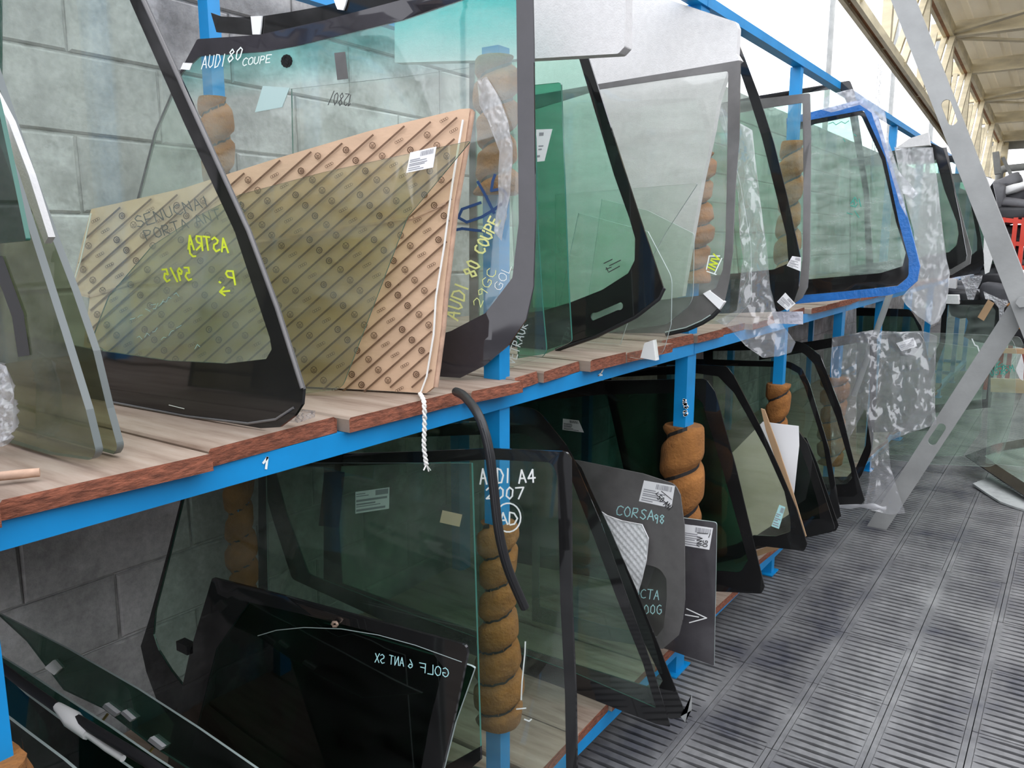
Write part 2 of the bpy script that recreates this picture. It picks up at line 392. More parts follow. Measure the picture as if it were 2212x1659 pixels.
def crumple(amp, sx, sy, seed, fine=.35):
    o = Vector((seed * 3.7, seed * 1.3, seed))
    def d(x, y):
        a = noise.noise(Vector((x * sx, y * sy, 0)) + o); b = 1 - abs(noise.noise(Vector((x * sx * 2.6 + y * 3, y * sy * 2.1 - x * 4, 5)) + o)) * 2
        c = 1 - abs(noise.noise(Vector((x * sx * 6 - y * 5, y * sy * 5 + x * 6, 9)) + o)) * 2
        return amp * (a + fine * b + fine * .45 * c)
    return d
def plastic(name, label, sf, outline, amp=.02, seed=1, sx=7, sy=4, mat='plastic_film', cat='plastic sheet', step=.011, parent=None, off=.02):
    q = [sf.st(*p[:2]) for p in outline]; dg = math.hypot(max(p[0] for p in q) - min(p[0] for p in q), max(p[1] for p in q) - min(p[1] for p in q))
    step = max(.0025, dg / 95); fr = 1.1 / dg ** .5 * 1.5
    o = sheet(name, sf, outline, 0, mat, parent, step=step, disp=crumple(amp * .7, sx * fr, sy * fr, seed, .6), single=True, off=off)
    if parent is None: tag(o, label, cat)
    return o

# hand lettering ------------------------------------------------------------
GL = {'A': ['0,0 2,6 4,0', '.8,2.2 3.3,2.2'], 'B': ['0,0 0,6 3,6 3.6,5 3,3.3 0,3.2', '3,3.3 4,2 3,0 0,0'], 'C': ['4,5.2 2.4,6 .6,5 0,3 .6,.8 2.4,0 4,.9'], 'D': ['0,0 .2,6 2.4,5.6 4,3.2 2.6,.5 0,0'],
      'E': ['4,6 0,6 0,0 4,0', '0,3.1 3,3.1'], 'F': ['4,6 0,6 0,0', '0,3.1 3,3.1'], 'G': ['4,5.2 2.4,6 .6,5 0,3 .6,.8 2.4,0 4,.9 4,2.8 2.4,2.8'], 'H': ['0,0 0,6', '4,0 4,6', '0,3 4,3'], 'I': ['1,0 1.2,6'], 'J': ['3,6 3,1.4 2,0 .6,.4'],
      'L': ['0,6 0,0 3.6,0'], 'M': ['0,0 .3,6 2,2.5 3.8,6 4.2,0'], 'N': ['0,0 .2,6 3.6,0 3.8,6'], 'O': ['2,6 .5,5 0,3 .6,.8 2,0 3.5,.9 4,3 3.4,5.2 2,6'], 'P': ['0,0 .2,6 3,5.8 3.8,4.6 3,3 0,2.7'],
      'R': ['0,0 .2,6 3,5.8 3.7,4.6 3,3.2 0,2.9 3.8,0'], 'S': ['4,5.2 2.2,6 .5,5 1,3.5 3,2.7 3.8,1.3 2.2,0 0,.7'], 'T': ['0,6 4.2,6', '2.1,6 2,0'], 'U': ['0,6 .2,1.4 1.8,0 3.5,1.3 3.8,6'], 'V': ['0,6 2,0 4,6'], 'X': ['0,6 4,0', '0,0 4,6'], 'Y': ['0,6 2,3 4,6', '2,3 2,0'], 'Z': ['0,6 4,6 0,0 4,0'],
      '0': ['2,6 .4,4.5 .4,1.4 2,0 3.6,1.5 3.6,4.5 2,6'], '1': ['.4,4.6 2,6 2,0'], '2': ['0,4.8 1.6,6 3.6,5 3.2,3.2 0,0 4,.2'], '4': ['3,0 3,6 0,1.8 4.2,2'], '5': ['3.8,6 .6,6 .4,3.4 2.6,3.7 3.8,1.8 2.2,0 0,.6'], '6': ['3.2,6 .8,3.6 .3,1.4 2,0 3.6,1.4 2.6,3 .6,2.4'], '7': ['0,6 4,6 1.4,0'], '8': ['2,3.2 .4,4.6 2,6 3.6,4.6 2,3.2 .2,1.5 2,0 3.8,1.5 2,3.2'],
      '9': ['3.6,4.6 2,6 .4,4.7 1.6,3 3.5,4.2 3.6,4.8 3,0'], '/': ['0,-.5 3,6.5'], '>': ['0,1 4,3 0,5', '-3,3 4,3'], '-': ['0,3 3,3'], '.': ['1,0 1.4,.4'], ' ': []}
def ribbon(mb, sf, pts, w, off=.004):
    P = [Vector(p) for p in pts]
    for i in range(len(P) - 1):
        d = P[i + 1] - P[i]
        if d.length < .01: continue
        d.normalize(); n = Vector((-d.y, d.x)) * w / 2; e = d * w * .3
        q = [P[i] - e + n, P[i + 1] + e + n, P[i + 1] + e - n, P[i] - e - n]
        mb.add([sf.px(x.x, x.y, off) for x in q], [(0, 1, 2, 3)])
def write(parent, sf, txt, org, d, h, mat, w=3., mirror=False, up=None, name='marker_writing', off=.004, jit=.25, wide=.62):
    mb = MB(); d = Vector(d).normalized(); upv = Vector(up).normalized() if up else Vector((d.y, -d.x)); x = 0.; rg = random.Random(hash(txt) % 99 if False else len(txt) * 7 + int(h))
    if mirror: d = -d
    for ch in txt:
        wd_ = 2.2 if ch in 'I1.' else (2.4 if ch == ' ' else 4.2)
        for st in GL.get(ch, []):
            P = []
            for tok in st.split():
                a, b = (float(t) for t in tok.split(',')); a += rg.uniform(-jit, jit); b += rg.uniform(-jit, jit)
                p = Vector(org) + d * ((x + a) * h / 6 * wide / .62) + upv * (b * h / 6); P.append(p)
            ribbon(mb, sf, P, w, off)
        x += wd_ + 1.2
    o = mb.build(name, mat, parent); o['kind'] = 'stuff'; return o
def strokes(parent, sf, lines, mat, w, name='marker_writing', off=.004):
    mb = MB()
    for l in lines: ribbon(mb, sf, l, w, off)
    o = mb.build(name, mat, parent)
    if len(lines) > 1: o['kind'] = 'stuff'
    return o
def sticker(parent, sf, quad, rects=None, mat='paper', seed=1, off=.0038, bar=True, ink='ink', name='sticker'):
    """a paper label with barcode and printed lines on it (quad: tl, tr, br, bl in pixels)"""
    q = [Vector(p) for p in quad]; rg = random.Random(seed)
    def at(a, b): t = q[0].lerp(q[1], a); u_ = q[3].lerp(q[2], a); return t.lerp(u_, b)
    mb = MB(); G = 5
    fr = [sf.px(*at(i / G, j / G), off) for j in range(G + 1) for i in range(G + 1)]; bk = [sf.px(*at(i / G, j / G), off - .0012) for j in range(G + 1) for i in range(G + 1)]
    n_ = len(fr); qs = [(j * (G + 1) + i, j * (G + 1) + i + 1, (j + 1) * (G + 1) + i + 1, (j + 1) * (G + 1) + i) for j in range(G) for i in range(G)]
    mb.add(fr + bk, qs + [tuple(k + n_ for k in reversed(f)) for f in qs])
    o = mb.build(name, mat, parent)
    R = list(rects or [])
    if bar:
        x = .42
        while x < .92: w = rg.choice((.012, .02, .03)); R.append((x, .07, x + w, .3)); x += w + rg.choice((.012, .02))
        for yy in (.38, .47, .58, .66, .78, .88): R.append((.06, yy, rg.uniform(.4, .9), yy + .045))
    if R:
        m2 = MB()
        for (a, b, c, d_) in R:
            m2.add([sf.px(*at(x, y), off + .0006) for x, y in ((a, b), (c, b), (c, d_), (a, d_))], [(0, 1, 2, 3)])
        m2.build('print', ink, o)
    return o

# ================================================================== the setting
def structure(o, label=None): tag(o, label, None, None, 'structure'); return o
# ground far below the grating and the floor plates
mb = MB(); mb.box((-14, -12, -.5), (45, 40, -.32)); structure(mb.build('ground', 'ground'))
floor = bpy.data.objects.new('floor', None); COL.objects.link(floor); structure(floor)
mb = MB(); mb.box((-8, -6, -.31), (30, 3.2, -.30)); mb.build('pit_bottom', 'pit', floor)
PW, PL, PITCHX = .2575, .48, .04
def plate_mesh():
    mb = MB(); g = .0015; t = .03
    mb.box((g, -PW + g, -t), (PL - g, -PW + .02, 0)); mb.box((g, -.02, -t), (PL - g, -g, 0))      # long rims
    n = int(round(PL / PITCHX))
    for i in range(n + 1):                                                        # bars, waisted so the slots taper at the ends
        c = i * PITCHX; ys = [-PW + .018, -PW + .03, -PW * .62, -PW * .38, -.03, -.018]; hw = [.02, .016, .0119, .0119, .016, .02]
        lo = [max(g, c - w) for w in hw]; hi = [min(PL - g, c + w) for w in hw]
        vs = [(a, y, 0) for a, y in zip(lo, ys)] + [(b, y, 0) for b, y in zip(hi, ys)] + [(a, y, -t) for a, y in zip(lo, ys)] + [(b, y, -t) for b, y in zip(hi, ys)]
        fs = []
        for k in range(5): fs += [(k, 6 + k, 7 + k, k + 1), (k, k + 1, 13 + k, 12 + k), (7 + k, 6 + k, 18 + k, 19 + k)]
        mb.add(vs, fs)
    me = bpy.data.meshes.new('grating_plate'); me.from_pydata(mb.v, [], mb.f); me.update(); me.materials.append(MATS['grating']); return me
pm = plate_mesh(); rg = random.Random(3)
Y0 = .924 + PW * 1                                    # joint lines follow the photo: .924, .655, .41, .154 ...
for row in range(9):
    for i in range(32):
        X = .96 + i * PL + (row % 2) * .0
        y = Y0 - row * PW
        if X < 1.4 and y < .9 and False: continue
        o = link('grating_plate', pm, None, floor); o.location = (X, y, rg.uniform(-.002, .001)); o.rotation_euler = (rg.uniform(-.004, .004), rg.uniform(-.003, .003), 0)
def slab_stuff():                                      # the rows beyond, under the racks and past the far end
    mb = MB()
    mb.box((-8, Y0, -.04), (30, 3.1, -.002)); mb.box((16.4, -6, -.04), (30, Y0, -.002)); mb.box((-8, -6, -.04), (.955, Y0, -.002)); mb.box((.955, -6, -.04), (16.4, Y0 - 9 * PW, -.002))
    return mb.build('distant_plates', 'grating', floor)
slab_stuff()

# block wall behind the rack
WY, WZ = 2.27, 2.73
wall = bpy.data.objects.new('wall_left', None); COL.objects.link(wall); structure(wall)
mb = MB(); mb.box((-9, WY + .006, -.3), (26, WY + .2, WZ - .004)); mb.build('mortar_bed', 'mortar', wall)
def block_mesh(seed):
    rg = random.Random(seed); mb = MB(); w, h, c = .508, .2075, .006
    o = [(0, 0), (w, 0), (w, h), (0, h)]; jit = lambda: rg.uniform(-.003, .003)
    P = [(x + (1 if x == 0 else -1) * .002 + jit() * .7, z + (1 if z == 0 else -1) * .002 + jit() * .7) for x, z in o]
    Q = [(x + (c if i in (0, 3) else -c), z + (c if i < 2 else -c)) for i, (x, z) in enumerate(P)]
    vs = [(x, .03, z) for x, z in P] + [(x, .002, z) for x, z in P] + [(x, -.004 + jit() * .4, z) for x, z in Q]
    fs = [(8, 9, 10, 11)]
    for k in range(4): fs += [(k, (k + 1) % 4, 4 + (k + 1) % 4, 4 + k), (4 + k, 4 + (k + 1) % 4, 8 + (k + 1) % 4, 8 + k)]
    me = bpy.data.meshes.new('block'); me.from_pydata(vs, [], fs); me.update(); me.materials.append(MATS['block']); return me
bms = [block_mesh(i) for i in range(5)]
BW, BH = .51, .21
for r in range(13):
    for i in range(-3, 19):
        o = link('block', bms[(i * 3 + r * 2) % 5], None, wall)
        o.location = (i * BW + (BW / 2 if r % 2 else 0) + .155, WY + rg.uniform(-.002, .002), r * BH + .0)
mb = MB()
for r in range(13):
    for i in list(range(-17, -3)) + list(range(19, 50)):
        x = i * BW + (BW / 2 if r % 2 else 0) + .155; mb.box((x + .005, WY, r * BH + .005), (x + BW - .006, WY + .03, r * BH + BH - .006))
o = mb.build('distant_blocks', 'block', wall); o['kind'] = 'stuff'

# unseen opposite side of the hall, added; its height limits the side light
mb = MB(); mb.box((-9, -6.2, -.3), (26, -6, 4.0)); structure(mb.build('unseen_wall_right', 'ground'))

# roof: corrugated sheets on purlins, carried by a lattice girder that falls away from us
def rz(x): return 4.48 - .066 * (x - 13.3)
def lz(x): return 3.64 - .075 * (x - 7.67)
roof = bpy.data.objects.new('ceiling', None); COL.objects.link(roof); structure(roof)
XR0, XR1, YR0 = 8.6, 22.6, 2.0
sheetw = 1.0; prof = [(0, 0), (.30, 0), (.33, .035), (.40, .035), (.43, 0), (.63, 0), (.66, .035), (.73, .035), (.76, 0), (1.0, 0)]
y = YR0; k = 0
mesh_sheet = None
while y > -6:
    if mesh_sheet is None:
        vs, fs = [], []
        for x in (XR0, XR1):
            vs += [(x, -a, rz(x) + .16 + b) for a, b in prof]
        n = len(prof)
        for x in (XR0, XR1): vs += [(x, -a, rz(x) + .168 + b) for a, b in prof]
        for i in range(n - 1): fs += [(i, i + 1, n + i + 1, n + i), (2 * n + i, 3 * n + i, 3 * n + i + 1, 2 * n + i + 1)]
        mesh_sheet = bpy.data.meshes.new('roof_sheet'); mesh_sheet.from_pydata(vs, [], fs); mesh_sheet.update(); mesh_sheet.materials.append(MATS['roof_sheet'])
    o = link('roof_sheet', mesh_sheet, None, roof); o.location = (0, y, 0); y -= sheetw
for i in range(-2, 5):
    x = 13.3 + i * 2.13
    mb = MB(); z = rz(x); mb.bar((x, YR0 + .1, z + .05), (x, -6, z + .05), .09, .2); mb.bar((x, YR0 + .1, z - .05), (x, -6, z - .05), .16, .02)
    mb.build('purlin', 'steel_cream', roof)
mb = MB(); mb.bar((22.55, YR0 + .1, rz(22.5) + .02), (22.55, -6, rz(22.5) + .02), .1, .3); mb.build('fascia', 'steel_grey', roof)
for i in (-1, 0, 2):
    x = 13.3 + i * 2.13
    for dx in (-2.1, 2.1):
        mb = MB(); mb.bar((x, YR0, rz(x) - .03), (x + dx, -1.3, rz(x + dx) - .06), .1, .03); mb.build('roof_brace', 'steel_cream', roof)
gy = 1.85
girder = bpy.data.objects.new('beam_girder', None); COL.objects.link(girder); structure(girder)
def gbar(name, p, q, w, h, m='steel_cream', up=(0, 0, 1)):
    mb = MB(); mb.bar(p, q, w, h, up); return mb.build(name, m, girder)
for dy in (-.045, .045):
    gbar('top_chord', (5, gy + dy, rz(5)), (22.4, gy + dy, rz(22.4)), .045, .16)
    gbar('bottom_chord', (5, gy + dy, lz(5)), (22.2, gy + dy, lz(22.2)), .04, .09)
gbar('gusset_strip', (5, gy, rz(5) - .07), (22.4, gy, rz(22.4) - .07), .08, .02, 'rust')
gbar('gusset_strip', (5, gy, lz(5) + .0), (22.2, gy, lz(22.2) + .0), .06, .02, 'rust')
for i in range(-3, 5):
    x = 13.3 + i * 2.13
    gbar('web_post', (x + .12, gy, lz(x) - .02), (x + .12, gy, rz(x)), .09, .09, up=(1, 0, 0))
    for dy in (-.05, .05): gbar('web_diagonal', (x - .05, gy + dy, rz(x)), (x - 1.35, gy + dy, lz(x - 1.35)), .05, .07, up=(0, 1, 0))
    gbar('web_diagonal', (x + .25, gy, lz(x + .2)), (x + .85, gy, (rz(x + 1) + lz(x + 1)) / 2 + .3), .04, .06, up=(0, 1, 0))
mb = MB(); mb.bar((22.4, gy, -.3), (22.4, gy, rz(22.4)), .3, .26, up=(1, 0, 0)); mb.bar((22.25, gy, 0), (22.25, gy, rz(22.4) - .3), .03, .3, up=(1, 0, 0)); structure(mb.build('column', 'steel_cream'))

# ================================================================== the rack
rack = thing('storage_rack', 'long blue steel two-tier rack loaded with car glass along the block wall', 'rack')
FY, RY = 1.10, 2.14
BZ = ((.085, .127), (1.212, 1.253)); PT = (.16, 1.285)
MAIN = [-4.06, -1.82, .384, 2.68, 4.9, 7.14, 9.4, 11.6]; MID = [-2.94, -.7, 1.54, 3.8, 6.02, 8.27, 10.5]
TOPZ = 2.365
for x in MAIN + MID:
    w = .075 if x in MAIN else .042
    if x == .384: w = .06
    for yf in (FY, RY):
        mb = MB(); d = .05 if yf == FY else .045
        mb.box((x - w / 2, yf + (.004 if yf == FY else 0), 0), (x + w / 2, yf + d, ({1.54: 2.03, 4.9: 1.25}.get(x, TOPZ)) if yf == FY else (2.375 if x < 2 else 1.25))); mb.box((x - w / 2 - .03, yf - .01, 0), (x + w / 2 + .03, yf + d + .02, .006))
        mb.build('post', 'steel_blue', rack)
    for zz in ((1.215, .09, 2.34) if x == 2.68 else (1.215, .09)):
        mb = MB(); mb.box((x - .02, FY + .055, zz), (x + .02, RY, zz + .035)); mb.build('cross_member', 'steel_blue', rack)
for (z0, z1) in BZ + ((TOPZ, 2.40),):
    for yb, dd in ((FY - .004, .045), (RY + .004, .04)):
        xs = sorted(MAIN)
        for a, b in zip(xs[:-1], xs[1:]):
            if yb > 2 and z0 > 2 and a > 2: continue
            mb = MB(); dz = 0 if yb < 2 or z0 < 2 else .012
            mb.box((a + .0, yb, z0 + dz), (b - .004, yb + dd, z1 + dz)); mb.build('beam', 'steel_blue', rack)
pb = [-1.9, -1.6, -1.3, -1.0, -.75, -.5, -.2, .1, .42, .72, 1.01, 1.36, 1.54, 1.67, 1.89, 2.1, 2.4, 2.66, 2.92, 3.2, 3.45, 3.8, 4.1, 4.35, 4.62, 4.9, 5.2, 5.5, 5.8, 6.1, 6.4, 6.7, 7.0, 7.3, 7.6, 7.9, 8.2, 8.5, 8.8, 9.1, 9.4]
rg = random.Random(11)
for lv in (0, 1):
    for a, b in zip(pb[:-1], pb[1:]):
        yf = FY + rg.uniform(-.035, .0); t = rg.uniform(.026, .034); z0 = BZ[lv][1] + .001; rot = rg.uniform(-.012, .012)
        mb = MB(); x0, x1, g = a + rg.uniform(.002, .006), b - rg.uniform(.002, .006), .004
        pr = [(x0, z0), (x1, z0), (x1, z0 + t - g), (x1 - g, z0 + t), (x0 + g, z0 + t), (x0, z0 + t - g)]; n = 6
        skew = rg.uniform(-.02, .02)
        vs = [(x, yf + (skew if x > (x0 + x1) / 2 else 0) + rg.uniform(-.003, .003), z) for x, z in pr] + [(x, RY + .06, z) for x, z in pr]
        mb.add(vs, [tuple(range(n))], 1); mb.add(vs, [tuple(range(2 * n - 1, n - 1, -1))] + [(k, k + n, (k + 1) % n + n, (k + 1) % n) for k in range(n)], 0)
        mb.build('plank', ['plank_top', 'plank_end'], rack)
# chalked bay numbers and the paint scars on the posts
mb = MB(); fs = Surf(0, p0=(0, FY - .0045, 1.2), e1=(1, 0, 0), e2=(0, 0, 1))
strokes(rack, fs, [[(568, 1000), (577, 988), (574, 1012)]], 'marker_white', 5, 'chalk_number', .001)
strokes(rack, fs, [[(1294, 797), (1299, 793), (1303, 797), (1298, 806), (1292, 811), (1300, 810)]], 'marker_white', 3, 'chalk_number', .001)
fs2 = Surf(0, p0=(0, FY + .004, 1.2), e1=(1, 0, 0), e2=(0, 0, 1))
for cx, cy in ((1478, 869), (1481, 877), (1480, 892)):
    pts = [(cx + 4 * math.cos(a) * random.uniform(.6, 1.3), cy + 7 * math.sin(a) * random.uniform(.5, 1.1)) for a in [i * .7 for i in range(9)]]
    strokes(rack, fs2, [pts], 'paint_white', 4, 'paint_scar', .0015)

def padding(x, y, z0, z1, w, turns, fat=0.):
    """carpet wound around a post and tied with a black strap that bites into it"""
    mb = MB(); nz, na = 60, 20; R = w * .72 + .012; vs, fs = [], []; H = z1 - z0; rg = random.Random(int(x * 100 + z0 * 10))
    def rad(a, t):
        ph = (t * turns - a / (2 * math.pi)) % 1.0; dip = math.exp(-((min(ph, 1 - ph)) / .13) ** 2)
        q = R * (1 + .16 * math.sin(t * turns * 2.1 + x) * .5) * (1 + .16 * (1 - dip)) - .010 * dip + fat * math.exp(-((t - .2) / .16) ** 2)
        return q + .004 * noise.noise(Vector((math.cos(a) * 2, math.sin(a) * 2, t * 9 + x)))
    cx, cy = x, y + .025
    for i in range(nz + 1):
        t = i / nz
        for k in range(na):
            a = 2 * math.pi * k / na; r = rad(a, t) * (.92 if i in (0, nz) else 1)
            vs.append((cx + r * math.cos(a), cy + r * math.sin(a), z0 + H * t))
    for i in range(nz):
        for k in range(na): fs.append((i * na + k, i * na + (k + 1) % na, (i + 1) * na + (k + 1) % na, (i + 1) * na + k))
    mb.add(vs, fs, 0, True)
    for rr, top in ((0, False), (nz, True)):
        ring = [vs[rr * na + k] for k in range(na)]; mb.add(ring, [tuple(range(na)) if top else tuple(reversed(range(na)))])
    o = mb.build('padding', 'carpet_brown', rack)
    ms = MB(); P0, P1 = [], []; hw = .013
    for j in range(int(turns * 20) + 1):
        a = 2 * math.pi * j / 20; t = a / (2 * math.pi) / turns
        if t > 1: break
        r = rad(a, t) + .0025
        P0.append((cx + r * math.cos(a), cy + r * math.sin(a), z0 + H * t - hw * .6)); P1.append((cx + r * math.cos(a), cy + r * math.sin(a), z0 + H * t + hw * .6))
    ms.add(P0 + P1, [(i, i + 1, len(P0) + i + 1, len(P0) + i) for i in range(len(P0) - 1)]); ms.build('strap', 'strap_black', o)
def zat(u, v, Y): return PY(u, v, Y).z
padding(1.54, FY, zat(1080, 1578, FY), zat(1080, 1140, FY), .042, 6.5, .02)
padding(1.54, RY, .30, 1.18, .042, 9)
padding(1.54, FY, zat(1075, 420, FY), 2.01, .042, 4)
padding(1.54, RY, 1.32, zat(450, 205, RY), .042, 7)
padding(2.68, FY, .36, zat(1470, 930, FY), .075, 3.6)
padding(2.68, FY, zat(1510, 610, FY), zat(1515, 330, FY), .07, 6)
padding(3.8, FY, .3, zat(1690, 832, FY), .05, 5)
padding(3.8, FY, 1.34, 2.05, .05, 6)
padding(4.9, FY, .3, zat(1815, 815, FY), .075, 5)
padding(.384, FY, .12, zat(20, 1640, FY), .06, 3)

# ================================================================== glass on the upper shelf
K = -.10
# two thick olive panes at the near end, seen almost edge on
s1b = Surf(.62, 0, -.02, k1=-.05)
pane('side_window', 'thick olive glass pane beside the block wall with a green-edged foot on the planks', 'car glass', s1b,
     [(-20, 110), (0, 170), (71, 380), (112, 492), (164, 627), (209, 757), (239, 881), (262, 966, 12), (250, 984, 8), (150, 975), (-10, 930)], tint='glass_murky', th=.011, edge='edge_dull')
s1a = Surf(.565, 0, -.02, k1=-.05)
p = pane('side_window', 'nearest olive glass pane, with a dark torn strip, leaning in front of its twin', 'car glass', s1a,
     [(-20, 215), (0, 285), (34, 380), (75, 507), (142, 716), (194, 884), (216, 975, 10), (205, 992, 8), (110, 985), (-10, 950)], tint='glass_murky', th=.011, edge='edge_dull')
strokes(p, s1a, [[(-30, 560), (8, 565), (50, 680), (62, 760)]], 'marker_black', 26, 'tape_remnant', .0075)
pane('side_window', 'dark olive pane edge in front of the two thick olive panes', 'car glass', Surf(.515, 0, -.02), [(-20, 150), (5, 250), (34, 385), (62, 520, 6), (-20, 528)], tint='glass_dark', th=.006)
sf_ = Surf(.592, 0, -.02)
tag(sheet('foam_strip', sf_, [(-12, 190), (26, 262), (70, 378), (112, 512), (104, 526), (50, 385), (-12, 225)], .010, 'foam'), 'narrow white foam strip wedged between the two olive panes', 'foam')
plastic('plastic_bag', 'crumpled grey plastic bag at the foot of the olive panes', Surf(.53), [(-15, 770), (22, 790), (38, 850), (41, 930), (18, 962), (-15, 968)], .02, 3, 14, 9, 'plastic_milky', 'plastic bag', off=0.)
mb = MB(); a, b = PZ(-12, 1030, 1.293), PZ(86, 1020, 1.293); mb.tube([a, a.lerp(b, .5), b], [.006, .0065, .006], 8); st_ = mb.build('paper_stick', 'cardboard_edge')
tag(st_, 'short pale paper roll lying on the nearest plank', 'paper roll')

# windscreen with the wide black foot
s2 = Surf(.855, -.05, 0, k1=-.02)
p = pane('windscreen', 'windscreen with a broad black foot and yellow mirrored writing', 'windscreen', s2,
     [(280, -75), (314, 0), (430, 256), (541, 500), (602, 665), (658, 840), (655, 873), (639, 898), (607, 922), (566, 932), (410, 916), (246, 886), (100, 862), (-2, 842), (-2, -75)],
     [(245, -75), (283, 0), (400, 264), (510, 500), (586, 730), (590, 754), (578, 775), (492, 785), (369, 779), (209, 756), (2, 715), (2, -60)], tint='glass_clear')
mb = MB(); mb.tube([s2.px(u, v, .004) for u, v in [(314, 2), (430, 257), (541, 500), (602, 665), (657, 838)]], .004, 6); mb.tube([s2.px(u, v, .004) for u, v in [(246, 868), (410, 899), (540, 914), (600, 905), (638, 880)]], .0025, 6)
mb.build('edge_trim', 'frit_grey', p)
write(p, s2, 'ASTRA', (497, 545), (1, .08), 30, 'marker_yellow', 4, mirror=True, up=(-.12, -1), wide=.42)
write(p, s2, 'J', (430, 556), (1, .1), 28, 'marker_yellow', 4, mirror=True, up=(-.12, -1))
write(p, s2, '59/5', (418, 605), (1, -.05), 27, 'marker_yellow', 4, mirror=True, up=(-.2, -1), wide=.4)
write(p, s2, 'P.', (512, 615), (1, .15), 30, 'marker_yellow', 4, mirror=True, up=(-.1, -1))
strokes(p, s2, [[(500, 628), (480, 630)], [(488, 620), (479, 630), (490, 638)]], 'marker_yellow', 4)
rg2 = random.Random(5)
for (x, y, n) in ((285, 688, 16), (330, 664, 12), (300, 732, 9), (352, 728, 10), (425, 752, 4)):
    pts = [(x + k * 5.5, y - k * 2.6 + rg2.uniform(-6, 6)) for k in range(n)]
    strokes(p, s2, [pts[a:a + 3] for a in range(0, n - 2, 3)], 'marker_cyan', .7, 'faint_scribble')
strokes(p, s2, [[(369, 874), (385, 878), (402, 882)]], 'marker_white', 1.6, 'scratch')
plastic('plastic_scrap', 'small clear plastic twist at the corner of the black-footed windscreen', Surf(.93), [(640, 888), (665, 878), (705, 882), (702, 896), (668, 908), (642, 904)], .012, 8, 30, 30, 'plastic_film', 'plastic scrap', .004)

# printed cardboard sleeve and the olive quarter glass in front of it
A3 = -.33
s3 = Surf(1.28, A3, 0)
cb = thing('cardboard_sleeve', 'tan cardboard sleeve printed with diagonal stripes and round emblems', 'cardboard')
OUT = [(205, 452), (400, 408), (600, 345), (800, 285), (1000, 237), (1019, 236), (1010, 300), (985, 440), (962, 640), (957, 705), (940, 835), (925, 849), (740, 851), (500, 840), (235, 800), (190, 745), (205, 640), (165, 626), (185, 530)]
sheet('body', s3, OUT, .022, ['cardboard', 'cardboard_edge'], cb, .1, disp=lambda x, y: .006 * noise.noise(Vector((x * 3, y * 3, 1))))
pr = MB(); PO = [(208, 458), (400, 416), (600, 353), (800, 293), (1002, 245), (985, 430), (955, 640), (935, 835), (740, 846), (500, 835), (240, 795), (195, 745), (210, 638), (172, 622), (190, 530)]
def clipseg(a, b, poly, n=26):
    out, cur = [], []
    for i in range(n + 1):
        q = (a[0] + (b[0] - a[0]) * i / n, a[1] + (b[1] - a[1]) * i / n)
        if inside(q, poly): cur.append(q)
        else:
            if len(cur) > 1: out.append(cur)
            cur = []
    if len(cur) > 1: out.append(cur)
    return out
def cpx(c, rx, ry, n=8, a0=0., a1=6.2832): return [(c[0] + rx * math.cos(a0 + (a1 - a0) * i / n), c[1] + ry * math.sin(a0 + (a1 - a0) * i / n)) for i in range(n + 1)]
POFF = .0175
for i in range(-10, 30):
    x = 120 + i * 46
    for sg in clipseg((x, 870), (x + 720, 870 - 640), PO, 70): ribbon(pr, s3, sg[::6] + [sg[-1]], 4., POFF)
    for j in range(21):                       # a row of small emblems between two stripes
        t = (j + .3 * (i % 3)) / 20; c = (x + 24 + 720 * t, 870 - 640 * t)
        if not (inside((c[0] - 9, c[1]), PO) and inside((c[0] + 9, c[1]), PO) and inside((c[0], c[1] - 8), PO)): continue
        k = (i + j) % 3
        if k == 0:
            ribbon(pr, s3, cpx(c, 6.5, 7), 1.5, POFF); ribbon(pr, s3, [(c[0] - 3.5, c[1] - 4), (c[0] - 1.5, c[1] + .5), (c[0], c[1] - 2), (c[0] + 1.5, c[1] + .5), (c[0] + 3.5, c[1] - 4)], 1.1, POFF)
            ribbon(pr, s3, [(c[0] - 4, c[1] + 1), (c[0] - 1.5, c[1] + 5), (c[0], c[1] + 1), (c[0] + 1.5, c[1] + 5), (c[0] + 4, c[1] + 1)], 1.1, POFF)
        elif k == 1:
            for q in range(4): ribbon(pr, s3, cpx((c[0] - 6 + q * 4, c[1] + 3.2 - q * 2.2), 2.8, 3, 7), .9, POFF)
        else:
            ribbon(pr, s3, cpx(c, 6, 6.5), 2.4, POFF); ribbon(pr, s3, cpx((c[0] + .5, c[1]), 2.4, 2.8, 5), 1.8, POFF)
o = pr.build('printed_pattern', 'cardboard_print', cb)
write(cb, s3, 'SENUCNAI', (310, 492), (1, -.3), 24, 'marker_black', 2.2, off=.0185, up=(-.4, -1))
write(cb, s3, 'PORTA ANT SX', (330, 520), (1, -.3), 22, 'marker_black', 2.2, off=.0185, up=(-.4, -1))
strokes(cb, s3, [[(172, 632), (205, 640), (330, 600), (500, 530), (640, 512), (780, 488), (900, 470), (968, 440)]], 'cardboard_edge', 5, 'fold_line', .0175)
mb = MB(); mb.tube([s3.px(u, v, .021) for u, v in [(1008, 262), (985, 400), (968, 530), (950, 640), (945, 720), (930, 810), (917, 845)]], .0022, 6); mb.build('stitching', 'string', cb); mb = MB(); mb.tube([s3.px(u, v, .021) for u, v in [(212, 462), (190, 560), (172, 618)]], .0016, 6); mb.build('stitching', 'string', cb)
mb = MB(); mb.tube([s3.px(u, v, .0) for u, v in [(1019, 240), (1010, 300), (985, 440), (962, 640), (957, 705), (940, 835)]], .007, 7); mb.build('folded_edge', 'cardboard_edge', cb)
